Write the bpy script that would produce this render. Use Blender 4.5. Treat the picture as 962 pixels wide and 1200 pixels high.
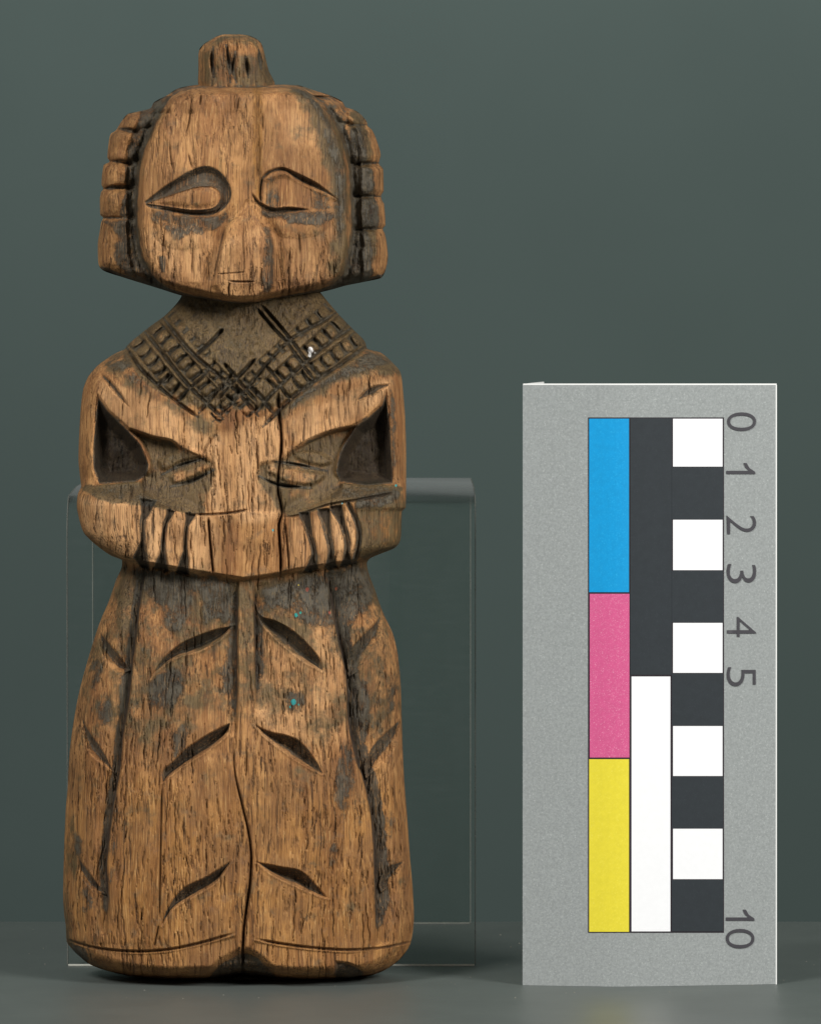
import bpy, math
import numpy as np

# ------------------------------------------------------------------ camera, lights, exposure
for o in list(bpy.data.objects):
    bpy.data.objects.remove(o, do_unlink=True)
scene = bpy.context.scene
COL = scene.collection

FPX, CU, CV = 6030.0, 481.0, 600.0          # focal length and centre in photograph pixels
PITCH = math.atan(127.0 / FPX)
DIST = 1.0
_ca, _sa = math.cos(PITCH), math.sin(PITCH)
_yv = -(1157.0 - CV) / FPX
CAM_H = -(-_sa + _yv * _ca) / (_ca + _yv * _sa) * DIST
CAM = np.array([0.0, -DIST, CAM_H])
PX = 1.0 / FPX                               # one photograph pixel in metres at the card


def unproject(u, v, y):
    """point at depth y on the ray of pixel (u, v)"""
    x = (np.asarray(u, float) - CU) / FPX
    yv = (CV - np.asarray(v, float)) / FPX
    dy = _ca + yv * _sa
    dz = -_sa + yv * _ca
    t = (np.asarray(y, float) + DIST) / dy
    return np.stack([x * t + 0 * dy, -DIST + dy * t, CAM_H + dz * t], -1)


cam_d = bpy.data.cameras.new('camera')
cam = bpy.data.objects.new('camera', cam_d)
COL.objects.link(cam)
cam.location = CAM
cam.rotation_euler = (math.pi / 2 - PITCH, 0, 0)
cam_d.sensor_fit = 'HORIZONTAL'
cam_d.sensor_width = 36
cam_d.lens = FPX / 962 * 36
cam_d.clip_start = 0.05
cam_d.clip_end = 50
scene.camera = cam

world = bpy.data.worlds.new('World')
scene.world = world
world.use_nodes = True
world.node_tree.nodes['Background'].inputs[0].default_value = (0.93, 0.97, 1.0, 1)
world.node_tree.nodes['Background'].inputs[1].default_value = 0.13


def area(name, loc, target, size, power, col=(1, 1, 1)):
    d = bpy.data.lights.new(name, 'AREA')
    d.shape = 'RECTANGLE'
    d.size, d.size_y = size
    d.energy = power
    d.color = col
    o = bpy.data.objects.new(name, d)
    COL.objects.link(o)
    o.location = loc
    v = np.array(target, float) - np.array(loc, float)
    import mathutils
    o.rotation_euler = mathutils.Vector(v).to_track_quat('-Z', 'Y').to_euler()
    return o


area('softbox', (-0.50, -0.66, 0.74), (0.0, 0.0, 0.09), (0.28, 0.28), 7.4, (1.0, 0.990, 0.975))
area('softbox', (0.56, -0.60, 0.48), (0.05, 0.0, 0.04), (0.28, 0.28), 7.4, (1.0, 0.990, 0.975))
# added light out of frame, brightens the upper part of the paper backdrop
area('added_backdrop_light', (0.0, 0.30, 0.72), (0.0, 0.60, 0.68), (0.9, 0.10), 8.6, (0.99, 1.0, 0.98))

scene.view_settings.view_transform = 'Standard'
scene.view_settings.look = 'None'
scene.view_settings.gamma = 1
scene.view_settings.exposure = 0
scene.view_settings.use_curve_mapping = False
scene.render.engine = 'CYCLES'

rng = np.random.default_rng(11)


# ------------------------------------------------------------------ material helpers
class NT:
    def __init__(self, name):
        self.m = bpy.data.materials.new(name)
        self.m.use_nodes = True
        self.t = self.m.node_tree
        self.bsdf = self.t.nodes['Principled BSDF']
        self.out = self.t.nodes['Material Output']

    def n(self, kind, **kw):
        nd = self.t.nodes.new(kind)
        for k, val in kw.items():
            if k.startswith('i_'):
                key = k[2:]
                nd.inputs[int(key) if key.isdigit() else key].default_value = val
            else:
                setattr(nd, k, val)
        return nd

    def l(self, a, b):
        self.t.links.new(a, b)

    def math(self, op, a, b=None, c=None, clamp=False):
        nd = self.n('ShaderNodeMath', operation=op, use_clamp=clamp)
        for i, x in enumerate((a, b, c)):
            if x is None:
                continue
            if isinstance(x, (int, float)):
                nd.inputs[i].default_value = x
            else:
                self.l(x, nd.inputs[i])
        return nd.outputs[0]

    def mix(self, f, a, b):
        nd = self.n('ShaderNodeMix', data_type='RGBA')
        for x, s in ((f, nd.inputs[0]), (a, nd.inputs[6]), (b, nd.inputs[7])):
            if isinstance(x, (int, float)):
                s.default_value = x
            elif isinstance(x, tuple):
                s.default_value = (*x, 1)
            else:
                self.l(x, s)
        return nd.outputs[2]

    def step(self, x, lo, hi):
        nd = self.n('ShaderNodeMapRange', interpolation_type='SMOOTHSTEP')
        self.l(x, nd.inputs[0])
        nd.inputs[1].default_value = lo
        nd.inputs[2].default_value = hi
        return nd.outputs[0]

    def noise(self, vec, scale, detail=3, rough=0.55, dist=0.0):
        nd = self.n('ShaderNodeTexNoise', i_Scale=scale, i_Detail=detail, i_Roughness=rough, i_Distortion=dist)
        self.l(vec, nd.inputs['Vector'])
        return nd.outputs['Fac']


def srgb(r, g, b):
    f = lambda c: ((c / 255 + 0.055) / 1.055) ** 2.4 if c > 10 else c / 255 / 12.92
    return (f(r), f(g), f(b))


def mat_wood():
    k = NT('weathered_wood')
    tc = k.n('ShaderNodeTexCoord').outputs['Object']
    # gentle wander of the fibres
    wv = k.n('ShaderNodeTexNoise', i_Scale=45.0, i_Detail=2.0)
    k.l(tc, wv.inputs['Vector'])
    off = k.n('ShaderNodeVectorMath', operation='MULTIPLY_ADD')
    k.l(wv.outputs['Color'], off.inputs[0])
    off.inputs[1].default_value = (0.003, 0.003, 0.0)
    k.l(tc, off.inputs[2])
    warped = off.outputs[0]

    def stretch(sz):
        mp = k.n('ShaderNodeVectorMath', operation='MULTIPLY')
        k.l(warped, mp.inputs[0])
        mp.inputs[1].default_value = (1, 1, sz)
        return mp.outputs[0]
    fine = k.noise(stretch(0.032), 3600, 5, 0.62)
    check = k.noise(stretch(0.04), 2100, 3, 0.62)
    streak = k.noise(stretch(0.035), 330, 3, 0.55)
    patch = k.noise(tc, 95, 4, 0.6)
    blot = k.noise(tc, 420, 5, 0.65)
    speck = k.noise(tc, 2600, 3, 0.6)

    def att(n):
        return k.n('ShaderNodeAttribute', attribute_name=n)
    pig, grime, crack, tone = (att(n).outputs['Fac'] for n in ('pigment_and_shade', 'grime', 'crack', 'tone'))
    paint = att('paint')

    ck = k.math('MULTIPLY', k.step(check, 0.42, 0.355), k.step(k.noise(stretch(0.4), 150, 3, 0.6), 0.38, 0.60))
    # bare wood: honey brown worn fibres, darker seams between them
    mid = k.mix(k.step(streak, 0.32, 0.68), srgb(150, 101, 57), srgb(190, 138, 84))
    pale = k.mix(k.step(streak, 0.3, 0.7), srgb(196, 144, 93), srgb(222, 172, 120))
    ochre = k.mix(k.step(streak, 0.3, 0.7), srgb(138, 92, 42), srgb(174, 122, 60))
    mid = k.mix(k.math('MULTIPLY', k.step(k.noise(stretch(0.12), 120, 4, 0.6), 0.52, 0.66), 0.55), mid, srgb(118, 74, 42))
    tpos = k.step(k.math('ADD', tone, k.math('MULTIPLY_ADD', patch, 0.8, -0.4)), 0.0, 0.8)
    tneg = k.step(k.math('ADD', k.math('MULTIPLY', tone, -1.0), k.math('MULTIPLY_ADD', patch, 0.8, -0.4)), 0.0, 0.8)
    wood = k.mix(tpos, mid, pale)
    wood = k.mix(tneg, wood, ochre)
    wood = k.mix(k.math('MULTIPLY', k.step(fine, 0.52, 0.36), 0.6), wood, srgb(92, 58, 32))
    wood = k.mix(k.math('MULTIPLY', k.step(fine, 0.54, 0.66), 0.4), wood, srgb(224, 178, 118))
    wood = k.mix(k.math('MULTIPLY', k.step(blot, 0.54, 0.70), 0.35), wood, srgb(122, 96, 76))
    wood = k.mix(k.math('MULTIPLY', ck, 0.8), wood, srgb(66, 44, 26))
    wood = k.mix(k.math('MULTIPLY', k.step(patch, 0.54, 0.38), 0.4), wood, srgb(108, 74, 42))
    # brown handling grime
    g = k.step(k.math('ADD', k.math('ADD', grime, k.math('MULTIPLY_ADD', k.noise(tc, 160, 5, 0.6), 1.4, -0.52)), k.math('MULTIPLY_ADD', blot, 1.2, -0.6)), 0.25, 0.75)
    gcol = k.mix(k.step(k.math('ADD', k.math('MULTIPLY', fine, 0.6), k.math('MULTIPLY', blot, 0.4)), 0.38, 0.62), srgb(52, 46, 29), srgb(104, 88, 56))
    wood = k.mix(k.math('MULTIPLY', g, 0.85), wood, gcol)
    # remains of grey-black paint, plus shade painted in at some edges
    br = k.math('ADD', k.math('MULTIPLY_ADD', blot, 1.1, -0.55), k.math('MULTIPLY_ADD', fine, 1.3, -0.65))
    p = k.math('MULTIPLY', k.step(k.math('ADD', pig, br), 0.40, 0.60), k.math('MAXIMUM', k.step(pig, 0.75, 1.2), k.math('MULTIPLY_ADD', k.step(fine, 0.52, 0.64), -0.5, 1.0)))
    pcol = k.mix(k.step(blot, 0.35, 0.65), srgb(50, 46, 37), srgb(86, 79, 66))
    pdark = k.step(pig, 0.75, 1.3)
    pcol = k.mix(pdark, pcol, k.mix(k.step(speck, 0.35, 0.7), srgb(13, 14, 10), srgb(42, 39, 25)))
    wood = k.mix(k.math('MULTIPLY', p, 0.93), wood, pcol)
    wood = k.mix(k.math('MULTIPLY', k.math('MINIMUM', crack, 1.0), 0.8), wood, srgb(48, 31, 19))
    wood = k.mix(k.step(k.math('ADD', paint.outputs['Alpha'], k.math('MULTIPLY_ADD', speck, 1.0, -0.5)), 0.4, 0.6), wood, paint.outputs['Color'])
    k.l(wood, k.bsdf.inputs['Base Color'])
    rough = k.math('ADD', 0.62, k.math('MULTIPLY', fine, 0.2))
    k.l(k.math('SUBTRACT', rough, k.math('MULTIPLY', g, 0.14)), k.bsdf.inputs['Roughness'])
    k.bsdf.inputs['Specular IOR Level'].default_value = 0.38
    hgt = k.math('ADD', k.math('MULTIPLY', fine, 0.55), k.math('MULTIPLY', ck, -0.55))
    hgt = k.math('ADD', hgt, k.math('MULTIPLY', speck, 0.10))
    hgt = k.math('ADD', hgt, k.math('MULTIPLY', p, 0.22))
    bp = k.n('ShaderNodeBump', i_Strength=1.0, i_Distance=0.00048)
    k.l(hgt, bp.inputs['Height'])
    k.l(bp.outputs[0], k.bsdf.inputs['Normal'])
    return k.m


def mat_matte(name, col, rough=0.7, var=0.06, scale=300, spec=0.3, bump=0.0, speckle=0.0, spcol=(1, 1, 1), spscale=4000):
    k = NT(name)
    tc = k.n('ShaderNodeTexCoord').outputs['Object']
    nz = k.noise(tc, scale, 4, 0.6)
    lo = tuple(c * (1 - var) for c in col)
    hi = tuple(min(1, c * (1 + var)) for c in col)
    c = k.mix(k.step(nz, 0.3, 0.7), lo, hi)
    if speckle:
        sp = k.noise(tc, spscale, 2, 0.7)
        c = k.mix(k.math('MULTIPLY', k.step(sp, 0.55, 0.75), speckle), c, spcol)
    k.l(c, k.bsdf.inputs['Base Color'])
    k.bsdf.inputs['Roughness'].default_value = rough
    k.bsdf.inputs['Specular IOR Level'].default_value = spec
    if bump:
        bp = k.n('ShaderNodeBump', i_Strength=0.5, i_Distance=bump)
        k.l(k.noise(tc, scale * 6, 3), bp.inputs['Height'])
        k.l(bp.outputs[0], k.bsdf.inputs['Normal'])
    return k.m


def mat_acrylic():
    k = NT('clear_acrylic')
    t = k.t
    t.nodes.remove(k.bsdf)
    tr = k.n('ShaderNodeBsdfTransparent')
    tr.inputs[0].default_value = (0.95, 0.965, 0.955, 1)
    gl = k.n('ShaderNodeBsdfGlossy', i_Roughness=0.06)
    gl.inputs[0].default_value = (0.45, 0.45, 0.45, 1)
    fc = k.n('ShaderNodeLayerWeight', i_Blend=0.5).outputs['Facing']
    mx = k.n('ShaderNodeMixShader')
    k.l(k.math('MULTIPLY_ADD', k.math('POWER', fc, 5.0), 0.8, 0.035), mx.inputs[0])
    k.l(tr.outputs[0], mx.inputs[1])
    k.l(gl.outputs[0], mx.inputs[2])
    # fine scuffs and dust, seen mostly at a glancing angle
    df = k.n('ShaderNodeBsdfDiffuse')
    df.inputs[0].default_value = (0.62, 0.65, 0.63, 1)
    tc = k.n('ShaderNodeTexCoord').outputs['Object']
    mp = k.n('ShaderNodeVectorMath', operation='MULTIPLY')
    k.l(tc, mp.inputs[0])
    mp.inputs[1].default_value = (0.15, 1, 1)
    sc = k.step(k.noise(mp.outputs[0], 900, 4, 0.7), 0.45, 0.75)
    m2 = k.n('ShaderNodeMixShader')
    k.l(k.math('ADD', k.math('MULTIPLY', k.math('POWER', fc, 6.0), 0.30), k.math('MULTIPLY', sc, 0.015)), m2.inputs[0])
    k.l(mx.outputs[0], m2.inputs[1])
    k.l(df.outputs[0], m2.inputs[2])
    k.l(m2.outputs[0], k.out.inputs[0])
    return k.m


def mat_acrylic_edge(name='cut_acrylic_edge', c=0.28, mixb=0.04):
    k = NT(name)
    t = k.t
    t.nodes.remove(k.bsdf)
    tr = k.n('ShaderNodeBsdfTransparent')
    df = k.n('ShaderNodeBsdfDiffuse')
    df.inputs[0].default_value = (c, c, c * 0.88, 1)
    mx = k.n('ShaderNodeMixShader')
    tc = k.n('ShaderNodeTexCoord').outputs['Object']
    k.l(k.math('MULTIPLY_ADD', k.noise(tc, 240, 3), 0.9, mixb), mx.inputs[0])
    k.l(tr.outputs[0], mx.inputs[1])
    k.l(df.outputs[0], mx.inputs[2])
    k.l(mx.outputs[0], k.out.inputs[0])
    return k.m


def tag(o, label=None, cat=None, group=None, kind=None):
    for key, val in (('label', label), ('category', cat), ('group', group), ('kind', kind)):
        if val:
            o[key] = val
    return o


def mesh_obj(name, verts, faces, mat, parent=None, smooth=False):
    me = bpy.data.meshes.new(name)
    me.from_pydata([tuple(map(float, p)) for p in verts], [], [tuple(map(int, f)) for f in faces])
    me.update()
    me.materials.append(mat)
    if smooth:
        me.polygons.foreach_set('use_smooth', [True] * len(me.polygons))
    o = bpy.data.objects.new(name, me)
    COL.objects.link(o)
    o.parent = parent
    return o


# ------------------------------------------------------------------ setting: table sheet and paper backdrop
M_table = mat_matte('grey_table_sheet', srgb(92, 98, 94), 0.42, 0.05, 60, 0.45, 0.00006)
M_drop = mat_matte('grey_paper_backdrop', srgb(67, 78, 75), 0.9, 0.03, 8, 0.1)


def slab(name, x0, x1, y0, y1, z0, z1, mat, r=0.002):
    v = [(x0, y0, z0), (x1, y0, z0), (x1, y1, z0), (x0, y1, z0), (x0, y0, z1 - r), (x1, y0, z1 - r), (x1, y1, z1 - r), (x0, y1, z1 - r),
         (x0 + r, y0 + r, z1), (x1 - r, y0 + r, z1), (x1 - r, y1 - r, z1), (x0 + r, y1 - r, z1)]
    f = [(3, 2, 1, 0), (0, 1, 5, 4), (1, 2, 6, 5), (2, 3, 7, 6), (3, 0, 4, 7), (4, 5, 9, 8), (5, 6, 10, 9), (6, 7, 11, 10), (7, 4, 8, 11), (8, 9, 10, 11)]
    return mesh_obj(name, v, f, mat)


TABLE_END = 0.1265
tag(slab('table_top', -0.55, 0.55, -0.55, TABLE_END, -0.02, 0.0, M_table, 0.0006), kind='structure')
WALL_Y = 0.60
nb = 14
bv, bf = [], []
for i in range(nb + 1):                       # hanging paper, its foot swept forward under the table
    if i < 6:
        a = math.pi / 2 * i / 5
        y, z = WALL_Y - 0.25 + 0.25 * math.sin(a), -0.55 + 0.25 * (1 - math.cos(a))
    else:
        y, z = WALL_Y, -0.30 + 1.3 * (i - 5) / (nb - 5)
    for x in (-1.3, 1.3):
        bv.append((x, y, z))
bf = [(2 * i, 2 * i + 1, 2 * i + 3, 2 * i + 2) for i in range(nb)]
tag(mesh_obj('backdrop', bv, bf, M_drop, smooth=True), kind='structure')

# ------------------------------------------------------------------ raster maps for the carving (photograph pixels)
SC, U0, V0, UW, VH = 2, 56, 30, 448, 1136
GW, GH = UW * SC, VH * SC
gu = (U0 + (np.arange(GW) + 0.5) / SC).astype(np.float32)
gv = (V0 + (np.arange(GH) + 0.5) / SC).astype(np.float32)
UU, VV = np.meshgrid(gu, gv)
zeros = lambda: np.zeros((GH, GW), np.float32)
DEP, PIG_SHADE, GRM, CRK, TON = zeros(), zeros(), zeros(), zeros(), zeros()
PNT = np.zeros((GH, GW, 4), np.float32)
LAB = np.zeros((GH, GW), np.int16)


def sst(x, a, b):
    t = np.clip((x - a) / (b - a), 0, 1)
    return t * t * (3 - 2 * t)


def box(pts, pad):
    p = np.asarray(pts, float)
    i0 = max(0, int((p[:, 0].min() - pad - U0) * SC)); i1 = min(GW, int((p[:, 0].max() + pad - U0) * SC) + 2)
    j0 = max(0, int((p[:, 1].min() - pad - V0) * SC)); j1 = min(GH, int((p[:, 1].max() + pad - V0) * SC) + 2)
    return slice(j0, j1), slice(i0, i1)


def spline(pts, n=7):
    p = np.asarray(pts, float)
    if len(p) < 3:
        return p
    q = np.vstack([2 * p[0] - p[1], p, 2 * p[-1] - p[-2]])
    out = []
    for i in range(1, len(q) - 2):
        for t in np.arange(n) / n:
            a, b, c, d = q[i - 1], q[i], q[i + 1], q[i + 2]
            out.append(0.5 * (2 * b + (c - a) * t + (2 * a - 5 * b + 4 * c - d) * t * t + (3 * b - a - 3 * c + d) * t ** 3))
    out.append(p[-1])
    return np.array(out)


def pdist(pts, u, v):
    """distance to a polyline and the running length 0..1 of the nearest point"""
    p = np.asarray(pts, float)
    ln = np.hypot(*(p[1:] - p[:-1]).T)
    cum = np.concatenate([[0], np.cumsum(ln)])
    best = np.full(u.shape, 1e9, np.float32)
    tt = np.zeros(u.shape, np.float32)
    for i in range(len(p) - 1):
        a, b = p[i], p[i + 1]
        d = b - a
        L2 = max(1e-9, d @ d)
        t = np.clip(((u - a[0]) * d[0] + (v - a[1]) * d[1]) / L2, 0, 1)
        q = np.hypot(u - a[0] - t * d[0], v - a[1] - t * d[1])
        m = q < best
        best = np.where(m, q, best)
        tt = np.where(m, (cum[i] + t * ln[i]) / cum[-1], tt)
    return best, tt


def inside(poly, u, v):
    p = np.asarray(poly, float)
    r = np.zeros(u.shape, bool)
    for (x0, y0), (x1, y1) in zip(p, np.roll(p, -1, 0)):
        if y0 == y1:
            continue
        c = (y0 > v) != (y1 > v)
        r ^= c & (u < (x1 - x0) * (v - y0) / (y1 - y0) + x0)
    return r


def groove(pts, w, depth, sm=True, taper=0.15, crack=0.0, pig=0.0, sharp=1.0):
    p = spline(pts) if sm else np.asarray(pts, float)
    s = box(p, w + 2)
    d, t = pdist(p, UU[s], VV[s])
    tp = np.clip(np.minimum(t, 1 - t) / max(taper, 1e-6), 0.12, 1) if taper else 1.0
    x = np.clip(1 - d / (w * (0.5 + 0.5 * tp)), 0, 1)
    prof = (1 - (1 - x) ** 2) if sharp < 1.5 else x
    new = depth * prof * tp
    DEP[s] = np.where(DEP[s] < 0, DEP[s] + new, np.maximum(DEP[s], new)) if depth > 0 else DEP[s] + new
    if crack:
        CRK[s] = np.maximum(CRK[s], crack * sst(x, 0.1, 0.75) * tp)
    if pig:
        PIG_SHADE[s] = np.maximum(PIG_SHADE[s], pig * sst(x, 0.0, 0.45))


def soft(arr, poly, amount, ramp, sm=True, mode='max'):
    """blurred-edge polygon patch written into a map"""
    p = spline(list(poly) + [poly[0]]) if sm else np.asarray(poly, float)
    s = box(p, ramp + 2)
    u, v = UU[s], VV[s]
    d, _ = pdist(np.vstack([p, p[:1]]), u, v)
    sd = np.where(inside(p, u, v), d, -d)
    m = amount * sst(sd, -ramp, ramp)
    arr[s] = np.maximum(arr[s], m) if mode == 'max' else arr[s] + m
    return s, sd


def leaf(up, lo, slope=0.75, pk=0.66, pig=0.9, label=0, cap=16, lipk=0.0):
    """chisel cut between two edges: long upper wall, short lower wall"""
    a, b = spline(up), spline(lo)
    poly = np.vstack([a, b[::-1]])
    s = box(poly, 3)
    u, v = UU[s], VV[s]
    du, _ = pdist(a, u, v)
    dl, _ = pdist(b, u, v)
    ins = inside(poly, u, v)
    w = du + dl + 1e-4
    t = du / w
    prof = np.where(t < pk, t / pk, (1 - t) / (1 - pk))
    prof = prof ** 0.7
    dep = np.minimum(slope * w, cap) * prof
    DEP[s] = np.where(ins, DEP[s] * 0.6 + dep, DEP[s])
    sd = np.where(ins, np.minimum(du, dl), -np.minimum(du, dl))
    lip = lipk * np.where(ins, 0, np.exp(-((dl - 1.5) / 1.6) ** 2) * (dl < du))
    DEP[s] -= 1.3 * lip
    TON[s] += 0.4 * lip + 0.6 * lipk * np.where(ins, sst(t, pk + 0.05, 0.95), 0)  # rim highlight put into the tone of the lip and lower wall
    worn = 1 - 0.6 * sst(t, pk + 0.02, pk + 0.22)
    PIG_SHADE[s] = np.maximum(PIG_SHADE[s], pig * sst(sd, -0.8, 2.2) * worn)  # grey paint in the cut, with the upper wall's shade worked in
    if label:
        LAB[s][ins] = label


def label(poly, idx, only=None, sm=False):
    p = spline(list(poly) + [poly[0]]) if sm else np.asarray(poly, float)
    s = box(p, 2)
    m = inside(p, UU[s], VV[s])
    if only is not None:
        m &= np.isin(LAB[s], only)
    LAB[s][m] = idx


def sample(arr, u, v):
    x = np.clip((u - U0) * SC - 0.5, 0, GW - 1.001)
    y = np.clip((v - V0) * SC - 0.5, 0, GH - 1.001)
    i, j = x.astype(int), y.astype(int)
    fx, fy = (x - i), (y - j)
    if arr.ndim == 3:
        fx, fy = fx[..., None], fy[..., None]
    return (arr[j, i] * (1 - fx) * (1 - fy) + arr[j, i + 1] * fx * (1 - fy) + arr[j + 1, i] * (1 - fx) * fy + arr[j + 1, i + 1] * fx * fy)


def vnoise(u, v, su, sv, seed, oct=3):
    """smooth value noise over pixels, about -1..1"""
    r = np.random.default_rng(seed)
    out, amp, tot = 0, 1.0, 0
    for o in range(oct):
        tab = r.uniform(-1, 1, (256, 256))
        x, y = u / su * 2 ** o, v / sv * 2 ** o
        i, j = np.floor(x).astype(int), np.floor(y).astype(int)
        fx, fy = x - i, y - j
        fx, fy = fx * fx * (3 - 2 * fx), fy * fy * (3 - 2 * fy)
        g = lambda a, b: tab[b % 256, a % 256]
        out = out + amp * (g(i, j) * (1 - fx) * (1 - fy) + g(i + 1, j) * fx * (1 - fy) + g(i, j + 1) * (1 - fx) * fy + g(i + 1, j + 1) * fx * fy)
        tot += amp
        amp *= 0.5
    return out / tot


# ------------------------------------------------------------------ outlines
BODY_L = [(325, 226), (336, 216), (346, 213), (367, 196), (386, 171), (405, 149), (409, 146), (413, 137), (426, 117), (434, 109), (442, 103), (459, 97), (496, 93.5), (538, 92),
          (560, 94), (569, 95), (580, 91), (593, 90), (605, 92), (613, 94), (624, 98), (632, 105), (639, 113), (651, 130), (657, 143), (661, 143), (680, 136), (706, 127), (722, 120),
          (738, 114), (770, 104), (815, 92), (861, 84), (889, 81), (920, 79.5), (950, 77), (1000, 75), (1050, 74), (1070, 75), (1085, 77), (1100, 80)]
BODY_R = [(325, 362), (336, 371), (343, 376), (367, 396), (386, 414), (401, 428), (408, 430), (413, 446), (424, 459), (436, 469), (445, 471), (455, 472), (496, 475), (538, 476),
          (553, 476), (594, 475.5), (600, 471), (625, 470), (633, 469), (641, 464), (651, 441), (655, 433), (660, 430), (693, 440), (716, 448), (745, 461), (767, 466), (805, 469.5),
          (850, 471), (883, 472), (920, 474), (950, 476.5), (1000, 480), (1050, 484), (1075, 485), (1090, 484), (1100, 482)]
BOTTOM = [(76, 1095), (78, 1103), (84, 1112), (94, 1122), (106, 1131), (128, 1139), (156, 1145), (197, 1149), (243, 1148), (268, 1146), (284, 1143), (300, 1145), (316, 1147), (353, 1149), (408, 1148),
          (440, 1142), (455, 1135), (467, 1126), (477, 1114), (481, 1106), (484, 1095)]


def tab(t, v):
    t = np.array(t, float)
    x, y = t[:, 0], t[:, 1]
    dx = np.maximum(np.diff(x), 1e-6)
    m = np.diff(y) / dx
    g = np.zeros_like(y)
    same = m[:-1] * m[1:] > 0
    g[1:-1] = np.where(same, 2 * m[:-1] * m[1:] / np.where(same, m[:-1] + m[1:], 1), 0)
    g[0], g[-1] = m[0], m[-1]
    v = np.clip(np.asarray(v, float), x[0], x[-1])
    k = np.clip(np.searchsorted(x, v, 'right') - 1, 0, len(x) - 2)
    h = dx[k]
    q = (v - x[k]) / h
    return ((1 + 2 * q) * (1 - q) ** 2 * y[k] + q * (1 - q) ** 2 * h * g[k] + q * q * (3 - 2 * q) * y[k + 1] + q * q * (q - 1) * h * g[k + 1])


VLOW = [(90, 640), (113, 641), (145, 658), (172, 663), (220, 671), (285, 681), (316, 677), (345, 671), (384, 665), (419, 659), (439, 652), (476, 640)]
VUP = [(90, 574), (105, 580), (123, 588), (143, 592), (170, 591), (200, 598), (231, 602), (263, 602), (290, 598), (310, 601), (334, 605), (357, 601), (384, 592), (425, 585), (464, 577), (476, 573)]
PS = PX * 1.012                                # pixel size at the figure's middle
YC = 0.0160


def body_height(u, v, L, R):
    """half depth of the block in pixels, before the fine carving"""
    vlow = np.interp(u, *np.array(VLOW).T)
    vup = np.interp(u, *np.array(VUP).T)
    s = np.clip(np.abs((u - (L + R) / 2) / ((R - L) / 2)), 0, 1)
    tor = np.interp(v, [325, 345, 380, 410, 450, 500, 560, 700], [64, 68, 78, 90, 100, 103, 102, 102])
    n_t = np.interp(v, [325, 400, 440, 560, 592, 700], [2.0, 2.2, 3.2, 3.4, 5.0, 5.0])
    skt = np.interp(v, [600, 680, 760, 900, 1050, 1149], [88, 90, 99, 110, 118, 120])
    Et = (1 - s ** n_t) ** (1 / n_t)
    Es = (1 - s ** 2.35) ** (1 / 2.35)
    side = sst(np.abs(u - 283), 30, 75)
    band = sst(v - vup, -3 - 17 * side, 2.5) * (2.5 + 9 * side)
    # the underside of the forearms rolls back before it meets the skirt
    roll = sst(v, 655, 560) * 0 + 1
    ht = (tor + band) * Et
    hs = skt * Es
    k = sst(v - vlow, -5.5, 1.5)
    return ht * (1 - k) + hs * k


# --- labels of the body: 1 torso, 2 collar, 3/4 arms, 5 skirt, 6 hem, fingers 10.., leaves 30..
LAB[VV > np.interp(UU, *np.array(VLOW).T)] = 5
LAB[(VV <= np.interp(UU, *np.array(VLOW).T)) & (VV > 325)] = 1
label([(60, 320), (500, 320), (500, 405), (428, 409), (405, 426), (369, 449), (346, 465), (330, 480), (303, 508), (262, 500), (230, 488), (205, 471), (182, 457), (163, 442), (147, 407), (60, 405)], 2, [1])
label([(60, 409), (146, 409), (116, 430), (113, 455), (107, 490), (107, 530), (113, 566), (160, 567), (176, 580), (200, 590), (246, 603), (249, 690), (60, 690)], 3, [1])
label([(502, 409), (440, 411), (462, 430), (458, 455), (461, 490), (463, 530), (463, 566), (400, 569), (380, 580), (350, 602), (330, 604), (329, 690), (502, 690)], 4, [1])
HEM_L = [(74, 1099), (83, 1103), (110, 1111), (151, 1115.5), (193, 1114), (234, 1106), (275, 1094)]
HEM_R = [(300, 1101), (325, 1106), (362, 1111), (408, 1114), (449, 1111), (481, 1104), (490, 1100)]
label(list(spline(HEM_L)) + [(286, 1096)] + list(spline(HEM_R)) + [(495, 1160), (60, 1160)], 6, [5])
LABB = LAB.copy()

# --- skirt: fold lines, centre strip, leaves
LEFT_FOLD = [(170, 664), (163, 706), (158, 747), (153, 788), (150, 820), (143, 861), (139, 905), (131, 949), (125, 1000), (124, 1017), (126, 1049), (124, 1096)]
RIGHT_FOLD = [(384, 673), (393, 727), (400, 760), (407, 794), (410, 850), (420, 895), (426, 910), (435, 949), (439, 990), (440, 1017), (441, 1060), (441, 1109)]


def fold(pts, w, depth, sgn, pig, pigw):
    """line cut straight on one side and sloping on the other"""
    p = spline(pts)
    s = box(p, w + 2)
    u, v = UU[s], VV[s]
    uc = np.interp(v, p[:, 1], p[:, 0])
    x = (u - uc) * sgn
    fade = sst(v, p[0, 1] - 1, p[0, 1] + 25) * sst(v, p[-1, 1] + 2, p[-1, 1] - 60)
    wid = w * (0.75 + 0.35 * vnoise(u, v, 40, 40, 3))
    prof = np.where(x < 0, np.clip(1 + x / 2.6, 0, 1), np.clip(1 - x / wid, 0, 1) ** 1.2)
    ends = sst(v, p[0, 1] - 5, p[0, 1] + 2) * sst(v, p[-1, 1] + 4, p[-1, 1] - 6)
    DEP[s] = np.maximum(DEP[s], depth * prof * (0.35 + 0.65 * fade) * ends)
    m = np.where(x < 0, np.clip(1 + x / 2.5, 0, 1), np.clip(1 - x / pigw, 0, 1)) * fade
    PIG_SHADE[s] = np.maximum(PIG_SHADE[s], pig * sst(m, 0.0, 0.5))
    CRK[s] = np.maximum(CRK[s], 0.9 * sst(np.abs(u - uc), 1.8, 0.4) * fade)


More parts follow.
